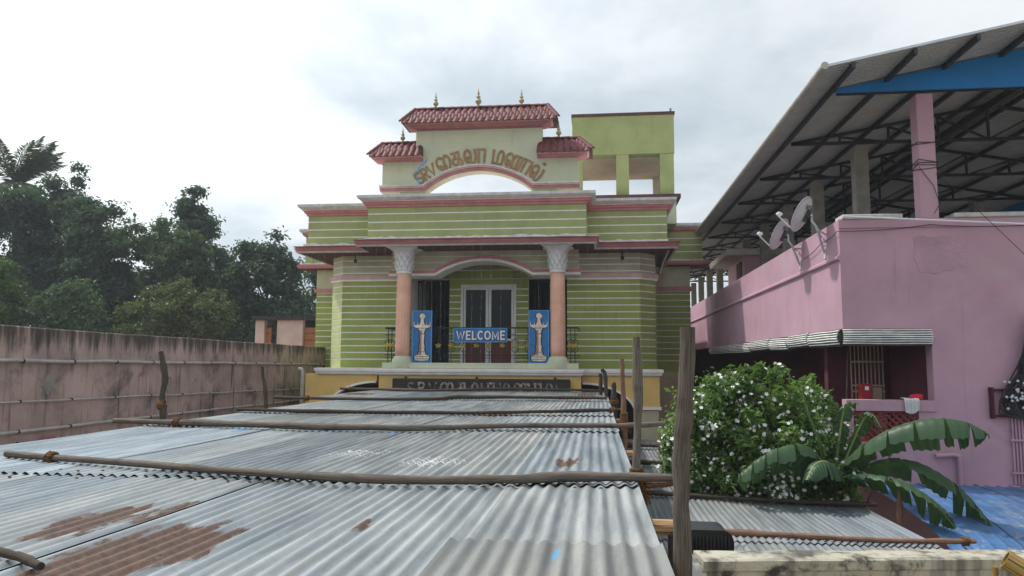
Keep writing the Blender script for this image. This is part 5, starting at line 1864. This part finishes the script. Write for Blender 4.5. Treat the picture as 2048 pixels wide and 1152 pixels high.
def leaf_cloud(rng, centres, radii, counts, size, flat=.35, up=.55, aspect=.5, droop=.15):
    """folded leaf blades (two quads each) scattered in balls round the centres"""
    C = np.repeat(np.asarray(centres), counts, axis=0)
    R = np.repeat(np.asarray(radii), counts)
    n = len(C)
    d = rng.normal(size=(n, 3))
    d /= np.linalg.norm(d, axis=1)[:, None]
    rad = R * np.abs(rng.normal(.62, .38, n))
    P = C + d * rad[:, None] * np.array([1, 1, 1 - flat])
    nrm = d * .6 + rng.normal(size=(n, 3)) * .55 + np.array([0, 0, up])
    nrm /= np.linalg.norm(nrm, axis=1)[:, None]
    t = rng.normal(size=(n, 3)) + d * .6 + np.array([0, 0, -droop * 3])
    t -= nrm * (t * nrm).sum(1)[:, None]
    t /= np.linalg.norm(t, axis=1)[:, None] + 1e-9
    s = np.cross(nrm, t)
    L = size * rng.gamma(6, 1 / 6., n).clip(.45, 2.0)[:, None]
    W = L * aspect * rng.uniform(.75, 1.2, n)[:, None]
    fold = nrm * W * .35
    a = P - t * L * .5
    b = P + t * L * .5 - nrm * L * .08
    l = P + s * W * .5 + fold
    r = P - s * W * .5 + fold
    V = np.stack([a, l, b, r], 1).reshape(-1, 3)
    i = np.arange(n)[:, None] * 4
    F = np.concatenate([i + np.array([0, 1, 2]), i + np.array([0, 2, 3])], 0)
    return V, F


def tree(name, base, blobs, leaf, m, label, cat='tree', group=None, seed=1, clumps=60, per=150, cr=(.5, 1.0), trunk_r=.18, bark=None, lean=(0, 0)):
    """blobs: ellipsoids (x, y, z, rx, ry, rz) that give the crown its outline"""
    rng = np.random.RandomState(seed)
    root = thing(name, base, label, cat, group)
    vol = np.array([b[3] * b[4] * b[5] for b in blobs]) ** .75
    k = rng.choice(len(blobs), clumps, p=vol / vol.sum())
    cs = []
    for i in k:
        b = blobs[i]
        d = rng.normal(size=3)
        d /= np.linalg.norm(d)
        q = rng.uniform(.2, .92) ** .5
        cs.append([b[0] + d[0] * b[3] * q, b[1] + d[1] * b[4] * q, b[2] + d[2] * b[5] * q])
    cs = np.array(cs)
    rr = rng.uniform(cr[0], cr[1], clumps)
    cnt = np.maximum(20, (per * (rr / np.mean(cr)) ** 2)).astype(int)
    V, F = leaf_cloud(rng, cs, rr, cnt, leaf)
    o = np.array([(min(V[:, 0]) + max(V[:, 0])) / 2, (min(V[:, 1]) + max(V[:, 1])) / 2, V[:, 2].min()])
    me = np_mesh('crown', V - o, F, m)
    link('crown', me, tuple(o), root)
    # trunk and limbs
    mb = MB()
    bx, by = base[0], base[1]
    top = max(b[2] for b in blobs)
    cx_ = float(np.mean([b[0] for b in blobs]))
    cy_ = float(np.mean([b[1] for b in blobs]))
    spine = [Vector((bx + (cx_ - bx) * t + .15 * math.sin(5 * t + seed), by + (cy_ - by) * t, base[2] + (top - base[2]) * t)) for t in np.linspace(0, 1, 8)]
    mb.tube(spine, [trunk_r * (1 - .8 * t) for t in np.linspace(0, 1, 8)], 8)
    for c in cs[:: max(1, clumps // 24)]:
        s_ = spine[min(6, max(2, int((c[2] - base[2]) / max(.1, top - base[2]) * 7) - 1))]
        mid = s_.lerp(Vector(c), .5) + Vector((0, 0, -.15))
        mb.tube([s_, mid, Vector(c)], [trunk_r * .35, trunk_r * .22, trunk_r * .08], 5)
    mb.obj('trunk', bark or BARK, root, True)
    return root


BARK = mat('grey_bark', (.11, .085, .065), .95, .25, 6, .6, 20)
L_DARK = leaf_mat('hazed_dark_leaf', (.040, .070, .060), (.098, .148, .112), .55, .4)  # tree leaf colours raised and blued to stand in for distance haze
L_MID = leaf_mat('mid_green_leaf', (.050, .084, .058), (.125, .175, .105), .55, .4)
L_OLIVE = leaf_mat('olive_brown_leaf', (.070, .086, .045), (.165, .185, .095), .55, .4)
L_GREEN = leaf_mat('fresh_green_leaf', (.045, .085, .028), (.13, .20, .06), .55, .4)
L_SHRUB = leaf_mat('glossy_shrub_leaf', (.075, .135, .04), (.24, .36, .12), .4, .45)
GT = 'trees beyond the boundary wall'
T = [
    # (name, base x, y, blobs, leaf, mat, label, seed, clumps, per, cr)
    ('leafy_tree', (-31.5, 36.5), [(-31.6, 36.5, 11.6, 2.6, 2.2, 2.6), (-31.0, 36, 8, 3.0, 2.4, 2.6), (-30.6, 36.3, 13.4, 1.6, 1.5, 1.3)], .30, L_DARK, 'big dark tree at the far left under the palm', 1, 90, 190, (.55, 1.0)),
    ('tall_tree', (-28.4, 37.5), [(-29.0, 37.5, 14.6, 1.15, 1.2, 1.8), (-28.6, 37.5, 12.2, 1.8, 1.7, 2.0), (-28.2, 37.5, 9.2, 2.6, 2.2, 2.6)], .28, L_DARK, 'tallest tree on the left with narrow pointed top', 2, 90, 170, (.45, .85)),
    ('leafy_tree', (-25.8, 36), [(-26.4, 36, 12.3, 1.5, 1.5, 1.6), (-26.0, 36, 10.3, 1.7, 1.8, 1.9), (-26.4, 36, 8.0, 2.9, 2.2, 2.4)], .28, L_DARK, 'round dark tree right of the tallest one', 3, 90, 170, (.45, .9)),
    ('airy_tree', (-22.3, 36), [(-23.4, 36, 12.0, 1.4, 1.3, 1.0), (-23.7, 35.6, 11.0, 1.1, 1.2, .5), (-21.8, 36, 10.4, 2.1, 1.8, 1.9), (-20.9, 36.4, 9.0, 2.0, 1.8, 1.8)], .26, L_MID, 'open airy tree with loose sprays in the middle gap', 4, 75, 120, (.35, .75)),
    ('leafy_tree', (-20.8, 39), [(-22.4, 39, 14.1, .95, .95, 1.1), (-22.5, 39, 12.6, 1.5, 1.3, 1.3), (-22.0, 39, 10.4, 2.3, 2.0, 2.0), (-21.5, 39, 8.0, 2.8, 2.2, 2.2)], .29, L_DARK, 'dark conical tree top standing behind the airy tree', 5, 80, 170, (.4, .85)),
    ('leafy_tree', (-16.9, 37), [(-17.9, 37, 11.2, .8, .9, .9), (-16.9, 37, 11.0, .8, .9, .9), (-17.2, 37, 9.2, 1.9, 1.7, 1.8), (-16.6, 37, 7.2, 2.2, 1.9, 2.0)], .27, L_DARK, 'twin topped dark tree before the hall corner', 6, 75, 160, (.4, .8)),
    ('airy_tree', (-15.2, 41), [(-16.3, 41, 9.7, 1.4, 1.3, 1.2), (-15.3, 41, 10.8, 1.0, 1.0, 1.0), (-14.6, 41, 8.9, 1.6, 1.4, 1.8)], .24, L_MID, 'thin airy tree touching the hall corner', 7, 45, 90, (.35, .7)),
    ('leafy_bush', (-20.6, 32.0), [(-19.4, 32, 7.6, 2.0, 1.4, 1.2), (-17.9, 32, 7.3, 1.3, 1.2, 1.3), (-20.6, 32, 6.6, 1.8, 1.4, 1.3)], .20, L_OLIVE, 'olive brown bushy tree rising over the wall in the middle', 8, 75, 150, (.35, .7)),
    ('leafy_bush', (-27.0, 30.5), [(-27.0, 30.5, 8.6, .9, 1.0, 1.2), (-26.6, 30.5, 6.9, 1.4, 1.2, 1.4)], .24, L_GREEN, 'fresh green bushy tree low on the far left edge', 9, 40, 130, (.4, .7)),
    ('leafy_bush', (-22.8, 30.5), [(-23.0, 30.5, 7.7, .9, .9, 1.1), (-22.6, 30.5, 6.5, 1.2, 1.0, 1.0), (-24.4, 30.6, 7.0, .9, .9, 1.5)], .22, L_MID, 'small green tree just over the wall left of centre', 10, 40, 130, (.4, .7)),
]
for (nm, (bx, by), blobs, lf, m, lab, sd, cl, pr, cr) in T:
    tree(nm, (bx, by, 0), blobs, lf * .72, m, lab, 'tree', GT, sd, int(cl * 1.5), int(pr * 1.25), (cr[0] * .85, cr[1] * .95))
# more of the same wood further back closes the gaps near the ground
tree('leafy_tree', (-26, 44, 0), [(-30, 44, 8, 4, 2, 3), (-24, 44, 7.0, 4, 2, 2.2), (-18.5, 45, 7.0, 3, 2, 2.2)], .34, L_DARK, 'shadowy wide tree mass far behind the other trees', 'tree', GT, 12, 130, 150, (.7, 1.2))
tree('leafy_tree', (7.0, 47, 0), [(7.0, 47, 6.8, 2.6, 1.6, 1.4), (10, 47, 6.4, 2.0, 1.6, 1.2)], .3, L_MID, 'distant tree seen under the terrace roof of the pink house', 'tree', GT, 13, 50, 110, (.5, .9))

# coconut palm, fronds blown to the right
palm = thing('coconut_palm', (-33.9, 40, 0), 'windblown coconut palm rising above the trees at the far left', 'palm')
MB().tube([(-33.9, 40, 0), (-34.1, 40, 6), (-34.3, 40, 11), (-34.6, 40, 15.9)], [.26, .2, .17, .15], 10).obj('trunk', BARK, palm, True)
L_PALM = leaf_mat('palm_leaf', (.045, .062, .035), (.10, .12, .065), .5, .3)
rng = np.random.RandomState(40)
def frond(c, az, el, L, seed, wind=1.0):
    r = np.random.RandomState(seed)
    pts = []
    d = Vector((math.cos(az) * math.cos(el), math.sin(az) * math.cos(el), math.sin(el)))
    p = Vector(c)
    n = 14
    for i in range(n + 1):
        pts.append(p.copy())
        d = (d + Vector((.05 * wind, 0, -.055))).normalized()
        p = p + d * (L / n)
    V, F = [], []
    for i in range(1, n + 1):
        t = (pts[i] - pts[i - 1]).normalized()
        s = t.cross(Vector((0, 0, 1))).normalized()
        for sub in range(5):
            q = pts[i - 1].lerp(pts[i], sub / 5)
            f = (i + sub / 5) / n
            ll = L * .26 * math.sin(PI * min(1, .12 + .86 * f)) + .12
            for sg in (-1, 1):
                dr = (s * sg * .75 + t * .65 + Vector((.35 * wind, 0, -.38)) + Vector(r.normal(size=3)) * .12).normalized()
                e = q + dr * ll * r.uniform(.8, 1.1)
                mid = q.lerp(e, .5) + Vector((0, 0, .03))
                w = t * .035
                k = len(V)
                V += [q - w, mid - w * 1.2, e, mid + w * 1.2]
                F += [(k, k + 1, k + 2), (k, k + 2, k + 3)]
    mb = MB().tube(pts, [.035 * (1 - .9 * i / n) + .004 for i in range(n + 1)], 5)
    V2 = np.array(V)
    rib = np.array([tuple(v) for v in mb.v])
    off = len(V2)
    tri = []
    for f in mb.f:
        for k in range(1, len(f) - 1):
            tri.append((f[0] + off, f[k] + off, f[k + 1] + off))
    o = np.array(c)
    me = np_mesh('frond', np.concatenate([V2, rib]) - o, np.array(F + tri), L_PALM)
    link('frond', me, tuple(c), palm)
for i in range(17):
    az = rng.uniform(-.9, 1.0) if i < 9 else rng.uniform(0, 2 * PI)
    el = rng.uniform(.8, 1.55) if i < 12 else rng.uniform(-.2, .7)
    frond((-34.6, 40, 15.9), az, el, rng.uniform(2.9, 3.7), 100 + i)

# flowering shrub with white blossom
shrub = thing('flowering_shrub', (2.5, 11.3, 0), 'big green shrub covered in white flowers in front of the pink house', 'shrub')
rng = np.random.RandomState(6)
blobs = [(2.2, 10.9, 4.35, 1.1, .75, .72), (1.5, 10.8, 4.05, .62, .6, .78), (1.30, 10.7, 4.0, .42, .5, .55), (1.75, 10.7, 4.55, .5, .5, .4), (2.9, 11.0, 4.25, .62, .6, .62), (2.35, 10.7, 3.70, 1.05, .65, .40), (2.0, 11.2, 4.75, .55, .45, .28), (2.75, 10.6, 3.75, .6, .5, .4), (3.15, 11.1, 4.0, .45, .5, .5), (3.02, 10.42, 3.62, .42, .25, .26), (2.45, 10.7, 3.42, 1.0, .4, .2)]
vol = np.array([b[3] * b[4] * b[5] for b in blobs]) ** .8
cs = []
while len(cs) < 310:
    b = blobs[rng.choice(len(blobs), p=vol / vol.sum())]
    d = rng.normal(size=3)
    d /= np.linalg.norm(d)
    q = rng.uniform(.5, 1.04)
    cs.append([b[0] + d[0] * b[3] * q, b[1] + d[1] * b[4] * q, b[2] + d[2] * b[5] * q])
cs = np.array(cs)
rr = rng.uniform(.12, .23, len(cs))
V, F = leaf_cloud(rng, cs, rr, np.full(len(cs), 130), .078, flat=.2, up=.7, aspect=.42)
# stray shoots on top
sh = []
for k in range(26):
    a, q = rng.uniform(0, 2 * PI), rng.uniform(0, 1)
    x, y = 2.25 + 1.2 * q * math.cos(a), 10.9 + .7 * q * math.sin(a)
    z0 = 4.9 - .5 * q * q
    for j in range(7):
        sh.append([x + rng.normal() * .03 + .02 * j, y + rng.normal() * .03, z0 + .05 * j])
V3, F3 = leaf_cloud(rng, np.array(sh), np.full(len(sh), .05), np.full(len(sh), 5), .09, up=.3, aspect=.4)
F = np.concatenate([F, F3 + len(V)])
V = np.concatenate([V, V3])
o = np.array([2.3, 10.9, 3.2])
link('crown', np_mesh('crown', V - o, F, L_SHRUB), tuple(o), shrub)
mb = MB()
for k in range(9):
    e = cs[k * 19]
    mb.tube([(2.5, 11.3, 0), (2.5 + .1 * math.sin(k), 11.25, 2.0), (2.4 + .5 * (e[0] - 2.4), 11.1, 3.3), tuple(e)], [.05, .04, .025, .008], 6)
mb.obj('stem', BARK, shrub, True)
PET = mat('white_petal', (.84, .84, .82), .6, .04, 20)
def flower_geo(r, c, R):
    """one five-petalled blossom, petals joined at the throat"""
    nrm = (Vector((-.15, -.75, .6)) + Vector(r.normal(size=3)) * .45).normalized()
    a = nrm.cross(Vector((.2, .1, 1))).normalized()
    b = nrm.cross(a)
    V, F = [Vector(c)], []
    w0 = r.uniform(0, 6)
    for p in range(5):
        w = 2 * PI * p / 5 + w0
        d = a * math.cos(w) + b * math.sin(w)
        s = nrm.cross(d)
        k = len(V)
        V += [V[0] + d * R * .6 + s * R * .44 + nrm * R * .2, V[0] + d * R * 1.1 + s * R * .12 + nrm * R * .1, V[0] + d * R * .6 - s * R * .36 + nrm * R * .16]
        F.append((0, k, k + 1, k + 2))
    return V, F
fms = []
for k in range(8):
    V, F = flower_geo(np.random.RandomState(k), (0, 0, 0), .032)
    me = bpy.data.meshes.new('flower')
    me.from_pydata([tuple(v) for v in V], [], F)
    me.materials.append(PET)
    fms.append(me)
spots = []
for idx in range(len(cs)):
    k = rng.poisson(rng.gamma(.7, 6.2))
    for _ in range(k):
        d = rng.normal(size=3) * .75 + np.array([-.15, -1.0, .55])
        d /= np.linalg.norm(d)
        spots.append(cs[idx] + d * rr[idx] * rng.uniform(.95, 1.15))
spots = [p for p in spots if p[1] < 11.2]
rng.shuffle(spots)
for p in spots[:295]:
    link('flower', fms[rng.randint(8)], tuple(p), shrub, rot=(rng.uniform(-.4, .4), rng.uniform(-.4, .4), rng.uniform(-.4, .4)))
mb = MB()
for p in spots[295:]:
    V, F = flower_geo(rng, tuple(p), .027)
    mb.add(V, F)
mb.obj('small_blossom', PET, shrub, kind='stuff')

# banana plant
ban = thing('banana_plant', (3.25, 10.95, 0), 'banana plant with long drooping split leaves beside the shrub', 'banana plant')
L_BAN = leaf_mat('banana_leaf', (.035, .080, .040), (.085, .150, .075), .42, .25)
RIB = mat('pale_leaf_rib', (.30, .36, .14), .5, .1, 10)
STEM = mat('banana_stem', (.20, .20, .10), .7, .2, 5, .3, 20, streak=((.09, .06, .04), .5, .7))
MB().tube([(3.25, 10.95, 0), (3.25, 10.92, 1.8), (3.22, 10.85, 2.9), (3.16, 10.7, 3.5)], [.13, .11, .095, .07], 12).obj('trunk', STEM, ban, True)
def banana_leaf(pts, wmax, roll=0.0, seed=1, droopy=.5, tear=.5, stalk=.12):
    r = random.Random(seed)
    P_ = [Vector(p) for p in pts]
    ext = [P_[0] * 2 - P_[1]] + P_ + [P_[-1] * 2 - P_[-2]]
    D = []
    per = 96 // (len(P_) - 1)
    for i in range(len(P_) - 1):
        p0, p1, p2, p3 = ext[i:i + 4]
        for k in range(per):
            t = k / per
            D.append(.5 * ((2 * p1) + (p2 - p0) * t + (2 * p0 - 5 * p1 + 4 * p2 - p3) * t * t + (3 * p1 - p0 - 3 * p2 + p3) * t ** 3))
    D.append(P_[-1])
    n = len(D)
    step = sum((D[i + 1] - D[i]).length for i in range(n - 1)) / (n - 1)
    V, F = [], []
    nw = 6
    for sg in (-1, 1):
        tears = []
        i = 2
        while i < n - 2:
            i += r.randint(5, 14)
            if r.random() < .25 + tear * .6:
                tears.append(i)
        prev = None
        flap = 0
        ends = [0] + tears + [n]
        for i in range(n):
            t = i / (n - 1)
            if t < stalk:
                prev = None
                continue
            q = (t - stalk) / (1 - stalk)
            tan = (D[min(n - 1, i + 1)] - D[max(0, i - 1)]).normalized()
            up = Vector((0, 0, 1)) - tan * tan.z
            if up.length < .05:
                up = Vector((0, 1, 0))
            up.normalize()
            s = tan.cross(up).normalized()
            s = (s * math.cos(roll) + up * math.sin(roll)) if True else s
            u2 = s.cross(tan)
            if u2.z < 0:
                u2 = -u2
            w = wmax * (math.sin(PI * min(1, q * .93 + .045)) ** .55) * (.9 + .1 * math.sin(7 * q + seed))
            def mkrow(fl, nxt=False):
                row = []
                a_ = max(e for e in ends if e < i or (nxt and e == i) or e == 0)
                b_ = min([e for e in ends if e > i or (not nxt and e == i and e > 0)] or [n])
                pull = ((a_ + b_) / 2 - i) * step * .20
                for k in range(nw + 1):
                    v = k / nw
                    dr = droopy * v * v * w + fl * v * w
                    rip = .010 * math.sin(i * 1.25 + sg) * v
                    p = D[i] + s * sg * v * w * (1 - .18 * v) + u2 * (.10 * v * w * (1 - v) * 3 + rip) + Vector((0, 0, -dr)) + tan * v * w * .22 + tan * (fl * v * w * .25 + pull * v ** 1.5)
                    row.append(len(V))
                    V.append(p)
                return row
            if prev is None:
                flap = r.uniform(-.12, .18)
            row = mkrow(flap)
            if prev is not None:
                for k in range(nw):
                    F.append((prev[k], prev[k + 1], row[k + 1], row[k]))
            if i in tears:
                flap = r.uniform(-.16, .30)      # the next lobe hangs on its own
                row = mkrow(flap, True)
            prev = row
    mb = MB().add(V, F)
    o = mb.obj('leaf', L_BAN, ban, 'all')
    MB().tube(D, [.017 * (1 - .8 * i / (n - 1)) + .003 for i in range(n)], 6).obj('leaf_rib', RIB, o, True)
    return o
B0 = (3.16, 10.68, 3.42)
banana_leaf([B0, (3.26, 10.25, 3.95), (3.58, 9.9, 4.34), (3.98, 9.66, 4.53), (4.32, 9.5, 4.53), (4.58, 9.42, 4.40)], .28, .30, 3, 1.0, .9)
banana_leaf([B0, (3.22, 10.0, 3.78), (3.58, 9.5, 3.80), (3.90, 9.3, 3.58), (4.10, 9.25, 3.33)], .27, .50, 4, .45, .5)
banana_leaf([B0, (3.45, 10.2, 3.88), (3.88, 9.95, 4.0), (4.25, 9.75, 3.80), (4.55, 9.6, 3.42), (4.74, 9.5, 3.06)], .27, .60, 5, .65, .7)
banana_leaf([B0, (3.04, 10.2, 3.82), (2.88, 9.85, 3.98), (2.68, 9.65, 3.98), (2.54, 9.55, 3.80)], .23, .1, 6, .85, .4)
banana_leaf([B0, (2.85, 10.2, 3.95), (2.48, 9.95, 4.16), (2.08, 9.85, 4.02), (1.78, 9.8, 3.80)], .31, -.55, 7, .95, .35)
banana_leaf([B0, (2.88, 10.2, 4.2), (2.68, 9.95, 4.62), (2.60, 9.85, 4.88)], .16, .9, 8, .2, .2)
banana_leaf([B0, (3.26, 10.6, 4.2), (3.32, 10.5, 4.62), (3.44, 10.4, 4.70)], .15, .6, 9, .5, .3)
banana_leaf([B0, (3.38, 10.4, 4.2), (3.52, 10.2, 4.56), (3.60, 10.0, 4.40)], .13, .7, 10, .6, .5)

# ------------------------------------------------------------------ thin humid air
hz = bpy.data.materials.new('humid_air')
hz.use_nodes = True
hz.node_tree.nodes.clear()
_o = hz.node_tree.nodes.new('ShaderNodeOutputMaterial')
_v = hz.node_tree.nodes.new('ShaderNodeVolumePrincipled')
_v.inputs['Color'].default_value = (.86, .93, 1.0, 1)
_v.inputs['Density'].default_value = .0011
_v.inputs['Anisotropy'].default_value = .2
hz.node_tree.links.new(_v.outputs[0], _o.inputs['Volume'])
boxp('haze', hz, None, -620, 620, -220, 1220, -1.5, 24, kind='stuff')
